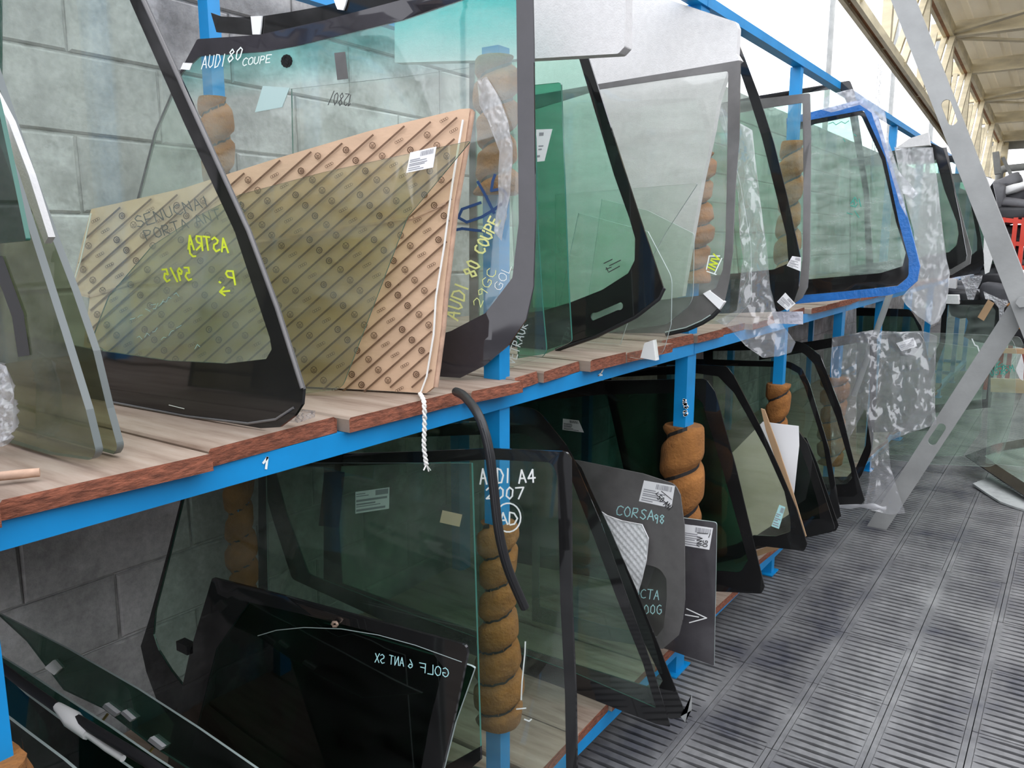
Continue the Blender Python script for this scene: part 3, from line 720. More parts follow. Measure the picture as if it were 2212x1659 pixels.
# the string hanging down from the sleeve
path = smooth_path([s3.px(917, 845, .025), PY(916, 870, 1.05), PY(917, 920, 1.045), PY(916, 965, 1.045), PY(921, 1004, 1.045)], 14)
mb = MB()
for ph in (0, math.pi):
    mb.tube([p + Vector((.0028 * math.cos(i * .9 + ph), .0028 * math.sin(i * .9 + ph), 0)) for i, p in enumerate(path)], .0027, 6)
for dx, dv in ((-6, 12), (5, 14), (9, 12)): mb.tube([path[-1], PY(921 + dx, 1004 + dv, 1.045)], .0016, 5)
tag(mb.build('string', 'string'), 'twisted white string hanging from the cardboard sleeve over the blue beam', 'string')
s3b = Surf(1.19, A3, 0)
p = pane('quarter_window', 'olive quarter window with a slanted edge in front of the printed cardboard', 'car glass', s3b,
     [(1018, 304, 8), (880, 470), (740, 836, 14), (655, 874, 8), (400, 840), (195, 742, 30), (235, 640), (330, 530), (430, 465), (520, 420), (700, 372), (880, 333)], tint='glass_olive', th=.004, edge='glass_edge')
sticker(p, s3b, [(888, 330), (944, 317), (937, 362), (879, 374)], mat='paper', seed=4, ink='ink_grey')

# windscreen with the teal shade band
s4 = Surf(1.45, -.15, 0, k1=-.02, k4=-.5)
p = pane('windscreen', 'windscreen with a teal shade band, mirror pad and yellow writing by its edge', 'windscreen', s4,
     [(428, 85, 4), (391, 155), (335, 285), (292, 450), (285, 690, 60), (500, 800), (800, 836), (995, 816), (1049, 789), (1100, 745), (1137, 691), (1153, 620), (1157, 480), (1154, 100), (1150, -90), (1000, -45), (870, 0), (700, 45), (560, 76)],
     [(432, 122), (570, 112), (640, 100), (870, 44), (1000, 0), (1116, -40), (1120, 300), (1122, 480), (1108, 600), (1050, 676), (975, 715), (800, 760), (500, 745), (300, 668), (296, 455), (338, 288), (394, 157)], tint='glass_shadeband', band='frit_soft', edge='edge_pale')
strokes(p, s4, [cpx((623, 133), 8, 10, 12), [(618, 133), (628, 133)], [(620, 127), (626, 139)]], 'frit_black', 9, 'mirror_pad', .006)
sticker(p, s4, [(570, 186), (628, 190), (612, 232), (553, 243)], mat='label_pale', bar=False, name='pale_label'); sticker(p, s4, [(398, 136), (418, 137), (412, 152), (392, 150)], bar=False, name='paper_label')
strokes(p, s4, [[(737, 121), (742, 165)]], 'frit_grey', 24, 'grey_label', .004)
write(p, s4, 'AUDI', (437, 150), (1, -.13), 28, 'marker_white', 2, wide=.36, up=(.15, -1))
write(p, s4, '80', (492, 136), (1, -.2), 30, 'marker_white', 2.5, wide=.4, up=(.25, -1))
write(p, s4, 'COUPE', (525, 143), (1, -.12), 17, 'marker_white', 2, wide=.52, up=(.2, -1))
write(p, s4, '1280/', (764, 205), (-1, -.12), 26, 'marker_black', 1.6, wide=.3, up=(-.2, 1))
write(p, s4, 'AUDI', (990, 692), (.32, -.95), 30, 'marker_pale_yellow', 4, up=(-.95, -.32), wide=.52)
write(p, s4, '80', (1028, 600), (.35, -.93), 28, 'marker_pale_yellow', 4, up=(-.93, -.35), wide=.45)
write(p, s4, 'COUPE', (1046, 550), (.45, -.9), 24, 'marker_pale_yellow', 4, up=(-.9, -.4), wide=.5)
write(p, s4, '29GC', (1040, 665), (.4, -.9), 20, 'marker_pale_yellow', 1.6, up=(-.9, -.4), wide=.8)
write(p, s4, 'GOL', (1084, 628), (.4, -.9), 18, 'marker_white', 1.4, up=(-.9, -.4), wide=.8)
strokes(p, s4, [[(1034, 393), (1052, 425), (1069, 460)], [(1071, 378), (1066, 392), (1063, 412), (1086, 408), (1096, 418), (1091, 436), (1070, 452), (1042, 469), (1010, 480), (992, 470), (1000, 452), (1040, 438)], [(985, 497), (1000, 494), (1050, 500)]], 'marker_blue', 6)
# clear film hanging behind it
plastic('plastic_sheet', 'long milky plastic strip hanging behind the shade-band windscreen', Surf(1.50, 0, 0), [(1045, 175), (1068, 170), (1092, 215), (1112, 265), (1122, 330), (1115, 420), (1098, 520), (1080, 500), (1090, 420), (1092, 330), (1070, 262), (1048, 230)], .012, 5, 12, 6, 'plastic_milky')
s5 = Surf(1.66, 0, 0, k1=-.05, k4=-.25)
p = pane('windscreen', 'clear windscreen with upright white writing on its lower corner behind the teal-banded one', 'windscreen', s5,
     [(630, 192), (880, 165), (1140, 128, 20), (1158, 300), (1162, 480), (1172, 650), (1182, 762, 14), (1110, 822), (1000, 834), (720, 840), (640, 700)], tint='glass_pale')
write(p, s5, 'VETRAUR', (1112, 788), (.33, -.94), 18, 'marker_white', 2.2, up=(-.94, -.33), wide=.52)
s5b = Surf(1.80, 0, 0, k1=K)
p = pane('side_window', 'narrow deep green side window upright between two windscreens', 'car glass', s5b,
     [(1095, 190), (1213, 178, 7), (1221, 400), (1228, 600), (1236, 738, 8), (1180, 764), (1120, 774)], tint='glass_deep', th=.006)
sticker(p, s5b, [(1160, 280), (1195, 279), (1178, 348), (1160, 350)], rects=[(.2, .1, .5, .2), (.2, .5, .6, .54), (.2, .6, .5, .64), (.1, .8, .4, .86)], bar=False, ink='ink_grey')
tag(sheet('foam_sheet', Surf(1.735), [(862, 138), (1150, 130), (1343, 119, 4), (1357, 104, 3), (1360, -70), (862, -70)], .035, 'foam', None, .05), 'flat white foam sheet lying against the top of the teal-banded windscreen', 'foam')

# rear window with a slot in its black foot, and the clear panes around it
s8 = Surf(2.0, 0, 0, k1=K)
cap = [(1285 + 8 * math.cos(a), 684 + 9 * math.sin(a)) for a in [math.pi * .62 + i * math.pi / 6 for i in range(7)]] + [(1339 + 8 * math.cos(a), 661 + 9 * math.sin(a)) for a in [-math.pi * .38 + i * math.pi / 6 for i in range(7)]]
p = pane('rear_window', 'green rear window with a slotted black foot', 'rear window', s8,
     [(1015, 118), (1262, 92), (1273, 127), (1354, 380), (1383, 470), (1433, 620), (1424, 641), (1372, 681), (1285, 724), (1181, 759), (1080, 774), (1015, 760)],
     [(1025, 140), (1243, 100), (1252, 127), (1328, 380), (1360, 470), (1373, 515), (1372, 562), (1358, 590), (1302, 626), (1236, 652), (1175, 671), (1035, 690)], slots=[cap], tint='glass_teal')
strokes(p, s8, [[(1306, 569), (1324, 560)], [(1318, 574), (1342, 562)], [(1310, 582), (1322, 577)], [(1316, 588), (1340, 575)], [(1311, 578), (1315, 585)]], 'marker_black', 2, 'maker_stamp')
mb = MB(); mb.tube([s8.px(u, v, -.003) for u, v in [(1433, 622), (1422, 645), (1372, 684), (1285, 727), (1200, 756)]], .0065, 6); mb.build('rubber_lip', 'rubber_black', p)
s8b = Surf(2.12, 0, 0)
p = pane('quarter_window', 'clear small window pane held by a white clip below the slotted rear window', 'car glass', s8b,
     [(1250, 460), (1400, 500), (1452, 600, 16), (1450, 700), (1432, 765, 16), (1404, 778, 6), (1190, 772)], tint='glass_pale', edge='edge_pale')
mb = MB(); q = [s8b.px(u, v, .012) for u, v in [(1396, 740), (1414, 734), (1420, 778), (1387, 772)]]; q2 = [s8b.px(u, v, -.012) for u, v in [(1396, 740), (1414, 734), (1420, 778), (1387, 772)]]
mb.add(q + q2, [(0, 1, 2, 3), (7, 6, 5, 4), (0, 4, 5, 1), (1, 5, 6, 2), (2, 6, 7, 3), (3, 7, 4, 0)]); mb.build('clip', 'clip_plastic', p)
pane('quarter_window', 'clear pointed window pane whose tip shows before the grey-framed windscreen', 'car glass', Surf(2.24, 0, 0),
     [(1200, 420), (1508, 396, 6), (1440, 500), (1395, 580), (1340, 752), (1200, 768)], tint='glass_pale', edge='edge_pale')
pane('quarter_window', 'clear round-cornered window pane behind the pointed one', 'car glass', Surf(2.36, 0, 0),
     [(1300, 430), (1400, 455), (1500, 505, 6), (1497, 655, 24), (1440, 700), (1260, 735)], tint='glass_clear', edge='edge_pale')
s9 = Surf(2.50, 0, 0, k1=-.04, k4=-.4)
p = pane('windscreen', 'windscreen with a broad grey frame and boxed yellow letters near its corner', 'windscreen', s9,
     [(1130, 210), (1280, 184), (1450, 156), (1600, 130, 5), (1597, 300), (1589, 400), (1583, 542), (1574, 611), (1566, 646), (1554, 669), (1519, 695), (1485, 710), (1447, 720), (1300, 738), (1130, 742)],
     [(1150, 238), (1297, 193), (1450, 170), (1574, 153, 8), (1571, 376), (1568, 519), (1562, 582), (1548, 622), (1515, 638), (1455, 645), (1300, 660), (1150, 665)], tint='glass_grey', band='frit_grey', border='grey_border', edge='edge_pale')
mb = MB(); mb.tube([s9.px(u, v, .006) for u, v in [(1440, 722), (1485, 712), (1519, 697), (1540, 684), (1556, 668)]], .007, 6); mb.build('rubber_seal', 'rubber_black', p)
mb = MB(); mb.tube([s9.px(u, v, .012) for u, v in [(1440, 717), (1485, 707), (1519, 692), (1538, 680)]], .0022, 6); mb.build('bright_trim', 'edge_pale', p)
mb = MB(); qq = [(1521, 634), (1534, 627), (1567, 652), (1556, 668)]; mb.add([s9.px(u, v, .01) for u, v in qq] + [s9.px(u, v, -.008) for u, v in qq], [(0, 1, 2, 3), (7, 6, 5, 4), (0, 4, 5, 1), (1, 5, 6, 2), (2, 6, 7, 3), (3, 7, 4, 0)]); mb.build('white_tape', 'paper', p)
write(p, s9, 'INV', (1543, 586), (.42, -.9), 16, 'marker_yellow', 3, up=(-.9, -.42), wide=.6)
strokes(p, s9, [[(1527, 582), (1533, 553), (1556, 553)], [(1560, 558), (1544, 592)], [(1528, 586), (1548, 593)]], 'marker_white', 2.4)
tag(sheet('foam_sheet', Surf(2.60), [(1250, -60), (1420, -8), (1592, 49), (1597, 62), (1594, 118), (1603, 132), (1578, 150), (1556, 215), (1545, 280), (1520, 390), (1490, 560), (1478, 640), (1120, 705), (1120, 60)], .03, 'foam', None, .06, disp=lambda x, y: .008 * noise.noise(Vector((x * 6, y * 9, 2)))), 'tall torn-edged white foam sheet standing behind the grey-framed windscreen', 'foam')

# wrapped and black-edged panes further on
s10 = Surf(2.86, 0, 0, k1=K)
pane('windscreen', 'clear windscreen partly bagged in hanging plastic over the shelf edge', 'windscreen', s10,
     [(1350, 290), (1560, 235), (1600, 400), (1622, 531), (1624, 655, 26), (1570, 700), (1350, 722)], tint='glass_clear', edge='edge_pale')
plastic('plastic_bag', 'clear plastic bag drooping in a knot over the shelf edge', Surf(2.80, -.02, .05), [(1548, 215), (1592, 262), (1632, 285), (1640, 340), (1648, 430), (1662, 520), (1672, 620), (1682, 668), (1700, 705), (1726, 738), (1716, 760), (1690, 768), (1655, 772), (1620, 745), (1585, 712), (1556, 692), (1600, 670), (1612, 560), (1600, 420), (1575, 300)], .03, 12, 11, 5, 'plastic_film', 'plastic bag', off=.03)
s11 = Surf(3.2, 0, 0, k1=K)
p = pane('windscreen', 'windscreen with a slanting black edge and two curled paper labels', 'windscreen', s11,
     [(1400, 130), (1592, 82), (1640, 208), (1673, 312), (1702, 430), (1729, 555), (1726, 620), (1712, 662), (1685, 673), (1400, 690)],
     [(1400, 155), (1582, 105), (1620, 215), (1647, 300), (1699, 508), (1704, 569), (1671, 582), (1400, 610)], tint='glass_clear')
sticker(p, s11, [(1712, 553), (1731, 556), (1730, 586), (1700, 574)], seed=8, ink='ink_grey'); sticker(p, s11, [(1697, 632), (1719, 656), (1701, 671), (1679, 652)], seed=9, ink='ink_grey')
s12 = Surf(3.5, 0, 0, k1=-.1, k4=-3.)
p = pane('windscreen', 'upright grey-bordered windscreen next to the blue-taped one', 'windscreen', s12,
     [(1500, 232), (1640, 214), (1750, 201, 5), (1752, 300), (1750, 560), (1745, 621), (1733, 644), (1715, 656), (1500, 676)],
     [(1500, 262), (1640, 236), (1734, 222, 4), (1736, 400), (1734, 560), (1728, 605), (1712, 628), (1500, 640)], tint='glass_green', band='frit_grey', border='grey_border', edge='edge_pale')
o = plastic('paper_tray', 'folded white card sticking out over the beam below the curled labels', Surf(3.35), [(1670, 672), (1738, 672), (1738, 700), (1678, 698)], .004, 2, 5, 5, 'paper_lilac', 'card')
s13 = Surf(4.45, 0, 0, k1=K * .6)
pane('rear_window', 'rear window whose black top corner rises behind the blue post', 'rear window', s13,
     [(1560, 222), (1638, 207), (1836, 174, 4), (1846, 200), (1878, 420), (1890, 640), (1600, 655)],
     [(1560, 240), (1640, 217), (1816, 189, 14), (1832, 230), (1866, 420), (1872, 600), (1600, 620)], tint='glass_green')
s14 = Surf(4.12, 0, 0, k1=K * .6)
p = pane('windscreen', 'windscreen framed in bright blue tape with a green recycling mark', 'windscreen', s14,
     [(1700, 270), (1751, 260), (1866, 239, 6), (1913, 341), (1942, 480), (1963, 560), (1963, 598, 10), (1939, 617), (1814, 630), (1700, 640)],
     [(1700, 290), (1760, 268), (1860, 248, 8), (1905, 345), (1936, 480), (1957, 546), (1950, 575), (1901, 590), (1751, 603), (1700, 606)], tint='glass_haze')
OB = [(1700, 256), (1751, 243), (1862, 215, 6), (1897, 252), (1930, 370), (1959, 462), (1976, 526), (1988, 575), (1982, 607), (1959, 627), (1919, 638), (1814, 648), (1700, 658)]
IB = [(1700, 269.5), (1751, 259.5), (1866.4, 238.5, 6), (1913.5, 341), (1942.5, 480), (1963.5, 560), (1963.5, 598, 10), (1939.5, 617.5), (1814, 630.5), (1700, 640.5)]
o2 = [s14.st(*q) for q in rnd(OB)]; i2 = [s14.st(*q) for q in rnd(IB)]
pts, tris, bb = cdt([o2, i2], .06); slab('blue_tape', s14, pts, [f for f, c in tris if not inside(c, i2)], bb, .016, 'tape_blue', p)
strokes(p, s14, [[(1838, 440), (1847, 426), (1853, 436)], [(1853, 440), (1848, 447), (1838, 444)], [(1856, 430), (1860, 446)], [(1845, 436), (1847, 441)]], 'marker_teal', 2, 'recycling_mark')
write(p, s14, '5', (1843, 443), (1, 0), 9, 'marker_teal', 1.4, wide=.4, jit=.05)
strokes(p, s14, [[(1790, 268), (1800, 264), (1806, 270), (1818, 263), (1826, 267), (1834, 261)]], 'marker_teal', 1.4); strokes(p, s14, [[(1845, 290), (1850, 294)], [(1822, 300), (1826, 306)], [(1830, 460), (1842, 463)], [(1847, 455), (1856, 470)]], 'marker_teal', 1.6)
plastic('plastic_sheet', 'bunched clear wrap gathered along the top corner of the blue-taped windscreen', Surf(4.04, 0, 0), [(1752, 232), (1800, 205), (1842, 194), (1885, 200), (1910, 222), (1918, 260), (1924, 310), (1945, 370), (1986, 418), (1975, 432), (1955, 420), (1962, 470), (1945, 440), (1925, 370), (1905, 300), (1885, 245), (1860, 228), (1800, 245)], .03, 21, 12, 9, 'plastic_milky', step=.014)
s15 = Surf(5.02, 0, 0)
pane('windscreen', 'narrow windscreen wrapped in cloudy plastic beside the blue-taped one', 'windscreen', s15,
     [(1815, 350), (2012, 322, 6), (2026, 400), (2036, 500), (2040, 570), (2030, 600), (1815, 632)], tint='glass_pale', edge='edge_pale')
plastic('plastic_bag', 'cloudy plastic bag hanging well below its windscreen at mid rack', Surf(4.96, 0, 0), [(1933, 318), (2017, 320), (2026, 387), (2037, 488), (2046, 560), (2053, 589), (2050, 630), (2044, 664), (2030, 694), (2014, 701), (1985, 682), (1959, 658), (1950, 642), (1985, 600), (1975, 500), (1950, 400)], .03, 31, 9, 4, 'plastic_milky', 'plastic bag', .016)
tag(sheet('foam_wrapping', Surf(4.99), [(1935, 322), (1966, 300), (2006, 287), (2010, 314)], .05, 'foam'), 'folded white foam cap on top of the cloudy-wrapped windscreen', 'foam')
pane('windscreen', 'pale windscreen with a thick black edge left of the grey brace', 'windscreen', Surf(5.8),
     [(1835, 345), (2011, 309), (2038, 320), (2052, 367), (2075, 474), (2089, 552), (2086, 563), (2055, 581), (1835, 616)], [(1838, 360), (2022, 345), (2040, 410), (2067, 480), (2071, 505), (2066, 530), (2050, 545), (1838, 575)], tint='glass_green')
pane('windscreen', 'slim grey-edged windscreen standing just behind the pale black-edged one', 'windscreen', Surf(6.1),
     [(1850, 340), (2045, 318), (2066, 420), (2099, 545), (2096, 570), (2056, 594), (1850, 612)], [(1853, 355), (2034, 338), (2056, 430), (2088, 548), (2084, 562), (2050, 583), (1853, 600)], tint='glass_clear', band='frit_grey', border='grey_border', edge='edge_pale')
pane('windscreen', 'windscreen with a rounded black corner partly hidden by the grey brace', 'windscreen', Surf(6.8),
     [(1880, 345), (2075, 335), (2097, 390), (2110, 460), (2125, 548), (2126, 570), (2113, 590), (2055, 600), (1880, 606)], [(1883, 360), (2066, 350), (2088, 400), (2098, 445), (2111, 514), (2111, 541), (2097, 553), (1883, 580)], tint='glass_green')
pane('windscreen', 'farthest black-edged windscreen with a white paper corner right of the grey brace', 'windscreen', Surf(7.6),
     [(1910, 372), (2110, 376), (2142, 384), (2152, 430), (2165, 500), (2172, 590), (1910, 600)], [(1913, 392), (2100, 394), (2120, 410), (2145, 500), (2150, 570), (1913, 580)], tint='glass_dark')
tag(sheet('paper_sheet', Surf(7.55), [(2122, 379), (2149, 388), (2137, 406)], .004, 'paper'), 'white paper corner taped to the farthest windscreen', 'paper')
tag(sheet('foam_sheet', Surf(7.575), [(2126, 505), (2146, 552), (2137, 588), (2128, 592), (2124, 560)], .02, 'foam'), 'ragged white foam slip beside the far windscreens', 'foam')

# ================================================================== glass on the lower shelf
Z0 = .16
# side windows piled at the near end
pane('side_window', 'dark side window with two white metal clips in the pile by the block wall', 'car glass', Surf(.80, -.02, .1, Z0),
     [(-20, 1312), (0, 1325), (150, 1402), (300, 1488), (430, 1572), (560, 1662), (620, 1700), (470, 1700), (330, 1610), (225, 1530), (140, 1490), (60, 1385)], tint='glass_dark', th=.005, edge='edge_pale')
pane('side_window', 'dark green side window below the clipped one in the pile', 'car glass', Surf(.70, -.02, .1, Z0),
     [(-5, 1412), (60, 1452), (140, 1505), (240, 1570), (330, 1632), (420, 1690), (420, 2250), (200, 2250), (100, 1560), (30, 1470)], tint='glass_smoke', th=.005, edge='edge_pale')
pane('side_window', 'black side window with a grey slide rail low in the pile', 'car glass', Surf(.60, -.02, .1, Z0),
     [(-5, 1440), (60, 1500), (130, 1552), (230, 1622), (330, 1690), (330, 2300), (60, 2300), (0, 1600)], tint='glass_black', th=.005, edge='edge_pale')
pane('side_window', 'lowest dark side window at the very bottom of the pile', 'car glass', Surf(.52, -.02, .1, Z0),
     [(-5, 1530), (60, 1580), (140, 1640), (210, 1700), (200, 2350), (-5, 2350)], tint='glass_smoke', th=.005, edge='edge_pale')
def clip_on(sfc, parent, c, ln=34, w=9, ang=.66, pin=True):
    d = Vector((math.cos(ang), math.sin(ang))); n = Vector((-d.y, d.x)); c = Vector(c); mb = MB()
    q = [c - d * ln / 2 - n * w / 2, c + d * ln / 2 - n * w / 2, c + d * ln / 2 + n * w / 2, c - d * ln / 2 + n * w / 2]
    mb.add([sfc.px(x.x, x.y, .012) for x in q] + [sfc.px(x.x, x.y, -.008) for x in q], [(0, 1, 2, 3), (7, 6, 5, 4), (0, 4, 5, 1), (1, 5, 6, 2), (2, 6, 7, 3), (3, 7, 4, 0)])
    o = mb.build('clip', 'paper', parent)
    if pin:
        m2 = MB(); m2.tube([sfc.px(c.x - 4, c.y + 8, .012), sfc.px(c.x - 10, c.y + 22, .02)], .003, 6); m2.build('pin', 'brass', o)
def last(name): return [o for o in COL.objects if o.name.split('.')[0] == name and o.type == 'EMPTY']
piles = last('side_window')[-4:]
sfp = Surf(.80, -.02, .1, Z0)
clip_on(sfp, piles[0], (248, 1530)); clip_on(sfp, piles[0], (284, 1543), 28, 7, .72, False); clip_on(sfp, piles[0], (346, 1602))
mb = MB(); q = [(103, 1440), (122, 1424), (138, 1442), (124, 1456)]; mb.add([sfp.px(u, v, .008) for u, v in q] + [sfp.px(u, v, -.008) for u, v in q], [(0, 1, 2, 3), (7, 6, 5, 4), (0, 4, 5, 1), (1, 5, 6, 2), (2, 6, 7, 3), (3, 7, 4, 0)]); mb.build('foam_pad', 'clip_plastic', piles[0])
sfq = Surf(.60, -.02, .1, Z0)
mb = MB(); mb.tube([sfq.px(u, v, .012) for u, v in [(138, 1520), (170, 1548), (205, 1580)]], [.008, .016, .011], 8); mb.tube([sfq.px(u, v, .012) for u, v in [(205, 1580), (245, 1610), (280, 1632)]], .006, 8); mb.build('slide_rail', 'clip_plastic', piles[2])
mb = MB(); mb.tube([sfq.px(u, v, .01) for u, v in [(5, 1430), (60, 1472), (130, 1520), (230, 1580), (330, 1640), (400, 1690)]], .009, 8); mb.build('rubber_run', 'rubber_black', piles[1])

# dark rear windows in front
s_l1 = Surf(1.17, 0, .02, Z0, k1=-.03)
pane('windscreen', 'windscreen with a black corner against the block wall behind the dark rear windows', 'windscreen', s_l1,
     [(410, 1000), (395, 1070), (362, 1200), (325, 1335), (306, 1395), (318, 1450), (340, 1510), (420, 1620), (520, 1720), (900, 1760), (1040, 1640), (1020, 1000)],
     [(412, 1000), (399, 1070), (370, 1190), (337, 1320), (333, 1370), (345, 1405), (372, 1448), (405, 1490), (470, 1560), (560, 1680), (880, 1700), (1060, 1600), (1050, 990)], tint='glass_low')
s_l2b = Surf(1.10, 0, .03, Z0, k1=-.06)
p = pane('side_window', 'smoked side window whose rounded corner peeks out behind the darkest rear window', 'car glass', s_l2b,
     [(700, 1345), (1018, 1437, 2), (1027, 1442, 3), (985, 1560), (950, 1700), (600, 1720), (650, 1500)], tint='glass_smoke', edge='edge_pale')
s_l2 = Surf(1.03, 0, .03, Z0, k1=-.06)
p = pane('rear_window', 'darkest rear window, nearly black, with mirrored white writing', 'rear window', s_l2,
     [(461, 1247, 4), (620, 1287), (800, 1336), (1008, 1392, 12), (1012, 1410), (985, 1540), (955, 1670), (945, 1730), (360, 1740), (370, 1600), (412, 1410)],
     [(540, 1300), (640, 1322), (800, 1362), (930, 1400, 20), (960, 1440), (930, 1560), (905, 1700), (400, 1710), (420, 1600), (470, 1400)], tint='glass_black', edge='edge_pale')
write(p, s_l2, 'GOLF', (972, 1462), (1, .2), 20, 'marker_cyan', 1.8, mirror=True, up=(.05, -1), wide=.6)
write(p, s_l2, '6', (894, 1443), (1, .2), 18, 'marker_cyan', 1.8, mirror=True, wide=.6)
write(p, s_l2, 'ANT SX', (875, 1438), (1, .16), 19, 'marker_cyan', 1.8, mirror=True, up=(.05, -1), wide=.42)
mb = MB(); mb.tube([s_l2.px(u, v, .006) for u, v in cpx((728, 1346), 6, 5, 6)], .003, 6); mb.build('wiper_hole_ring', 'pin', p)
strokes(p, s_l2, [[(560, 1372), (600, 1360), (660, 1354), (740, 1357), (820, 1370), (900, 1392), (1000, 1428)]], 'edge_pale', 1.6, 'bright_seam', .004)
mb = MB(); mb.box(tuple(s_l2.px(403, 1397) + Vector((-.012, -.02, -.012))), tuple(s_l2.px(403, 1397) + Vector((.012, .025, .012)))); mb.build('hinge_block', 'rubber_black', p)

# windscreen marked AUDI A4
s_l3 = Surf(1.40, 0, 0, Z0, k1=-.02, k4=-.6)
p = pane('windscreen', 'windscreen with large white handwriting, a printed label and a small brown square', 'windscreen', s_l3,
     [(560, 985), (900, 975), (1060, 968), (1225, 975, 10), (1234, 990), (1236, 1300), (1245, 1500), (1248, 1720), (600, 1700), (560, 1300)],
     [(575, 1012), (900, 1000), (1060, 992), (1195, 998, 14), (1206, 1030), (1212, 1300), (1222, 1500), (1225, 1700), (620, 1690), (580, 1290)], tint='glass_low_clear', edge='edge_pale')
write(p, s_l3, 'AUDI', (1040, 1045), (1, -.04), 32, 'paint_white', 3.6, wide=.40); write(p, s_l3, 'A4', (1123, 1042), (1, -.04), 28, 'paint_white', 3.6, wide=.5)
write(p, s_l3, '2007', (1052, 1076), (1, 0), 24, 'paint_white', 3.4, wide=.62); write(p, s_l3, 'AD', (1082, 1132), (1, 0), 26, 'paint_white', 3.4, wide=.56)
strokes(p, s_l3, [cpx((1100, 1117), 27, 31, 22)], 'paint_white', 3.2)
sticker(p, s_l3, [(770, 1062), (843, 1052), (842, 1098), (770, 1109)], rects=[(.6, .04, .98, .28), (.03, .38, .95, .48), (.03, .56, .6, .63), (.03, .68, .75, .72), (.03, .82, .9, .92), (.03, .1, .3, .14), (.03, .2, .4, .24)], bar=False, ink='ink_grey')
strokes(p, s_l3, [[(963, 1116), (990, 1122)]], 'cardboard', 27, 'brown_patch', .004); strokes(p, s_l3, [[(724, 1030), (714, 1124)]], 'frit_black', 44, 'sensor_plate', .004); strokes(p, s_l3, [[(735, 985), (730, 1035)]], 'frit_black', 14, 'sensor_plate', .0042)
strokes(p, s_l3, [[(1137, 1385), (1136, 1410), (1130, 1470), (1128, 1510)], [(1118, 1530), (1138, 1528)], [(1135, 1552), (1145, 1556), (1150, 1552)]], 'marker_white', 3, 'dried_drip')
# black rubber seal that hangs over it from the upper shelf
mb = MB(); path = smooth_path([PY(985, 846, 1.06), PY(1005, 858, 1.0), PY(1035, 900, .93), PY(1056, 970, .9), PY(1066, 1050, .89), PY(1078, 1150, .88), PY(1098, 1230, .87), PY(1133, 1312, .86)], 8)
mb.tube(path, .0095, 10); mb.tube([q + Vector((-.006, -.006, 0)) for q in path], .003, 6); tag(mb.build('rubber_seal', 'rubber_black'), 'black rubber seal drooping from the upper planks past the white handwriting', 'rubber seal')

# two black-edged panes leaning out over the floor
s_l4 = Surf(2.03, -.34, 0, Z0)
p = pane('rear_window', 'green rear window with a black frame and a sharp lower corner over the floor', 'rear window', s_l4,
     [(530, 925), (900, 872), (1100, 876), (1160, 882, 24), (1224, 962), (1240, 992), (1299, 1130), (1345, 1260), (1406, 1430), (1449, 1569, 5), (1418, 1563), (1314, 1523), (1241, 1494), (850, 1350), (632, 1250, 8), (590, 1120)],
     [(575, 940), (900, 905), (1100, 912), (1165, 918, 24), (1207, 968), (1225, 1010), (1285, 1165), (1332, 1290), (1389, 1432), (1418, 1529, 6), (1239, 1452), (900, 1330), (668, 1240, 10), (620, 1110)], tint='glass_low')
mb = MB(); q = [(1449, 1560), (1455, 1546), (1478, 1542), (1450, 1570)]
pane('rear_window', 'second black-framed rear window just behind the sharp-cornered green one', 'rear window', Surf(2.14, -.34, 0, Z0),
     [(700, 930), (1160, 905, 24), (1255, 1010), (1325, 1160), (1374, 1272), (1484, 1548, 4), (1450, 1552), (1100, 1430), (700, 1280)],
     [(720, 950), (1140, 935, 24), (1225, 1010), (1300, 1180), (1340, 1280), (1432, 1470), (1420, 1490), (1100, 1390), (740, 1260)], tint='glass_low')
# panes with labels hanging into the aisle
s_l5 = Surf(2.36, -.1, 0, Z0)
p = pane('windscreen', 'grey-edged windscreen with pale blue handwriting and a barcode label', 'windscreen', s_l5,
     [(1150, 985), (1247, 994), (1389, 1023), (1459, 1046, 12), (1470, 1069), (1479, 1136), (1480, 1295), (1475, 1339), (1467, 1371), (1432, 1401), (1300, 1380), (1150, 1340)],
     [(1165, 1180), (1300, 1200), (1425, 1225, 20), (1440, 1250), (1441, 1290), (1434, 1355), (1418, 1376), (1300, 1350), (1165, 1310)], tint='glass_pale', band='frit_grey', border='grey_border', edge='edge_pale')
write(p, s_l5, 'CORSA', (1332, 1112), (1, .14), 21, 'marker_cyan', 2.2, wide=.56); write(p, s_l5, '98', (1413, 1129), (1, .05), 19, 'marker_cyan', 2.2, wide=.46)
write(p, s_l5, 'OCTA', (1370, 1290), (1, .08), 20, 'marker_cyan', 1.8, wide=.5); write(p, s_l5, '200G', (1378, 1325), (1, 0), 19, 'marker_cyan', 1.8, wide=.5)
o = sticker(p, s_l5, [(1392, 1037), (1459, 1049), (1451, 1097), (1381, 1082)], seed=12, ink='ink_grey')
write(p, s_l5, '50 ANI', (1420, 1076), (.62, .6), 12, 'marker_black', 1.6, off=.006, wide=.42)
strokes(p, s_l5, [[(1418, 1066), (1436, 1082), (1450, 1094)], [(1430, 1060), (1452, 1078)], [(1418, 1066), (1424, 1062)]], 'marker_black', 1.4, off=.006)
bw = sheet('bubble_wrap', Surf(2.30, -.1, 0, Z0), [(1288, 1097), (1312, 1113), (1345, 1124), (1388, 1132), (1402, 1162), (1397, 1210), (1388, 1250), (1372, 1300), (1356, 1290), (1330, 1240), (1300, 1150)], .006, 'bubble', None, .006,
           disp=lambda x, y: .003 * (math.sin(x * 260) * math.sin(y * 260)) + .012 * noise.noise(Vector((x * 9, y * 5, 3))), off=.0)
tag(bw, 'silvery bubble wrap draped over the pale blue handwriting pane', 'bubble wrap')
s_l6 = Surf(2.52, -.1, 0, Z0, k1=-.3, k4=-4.)
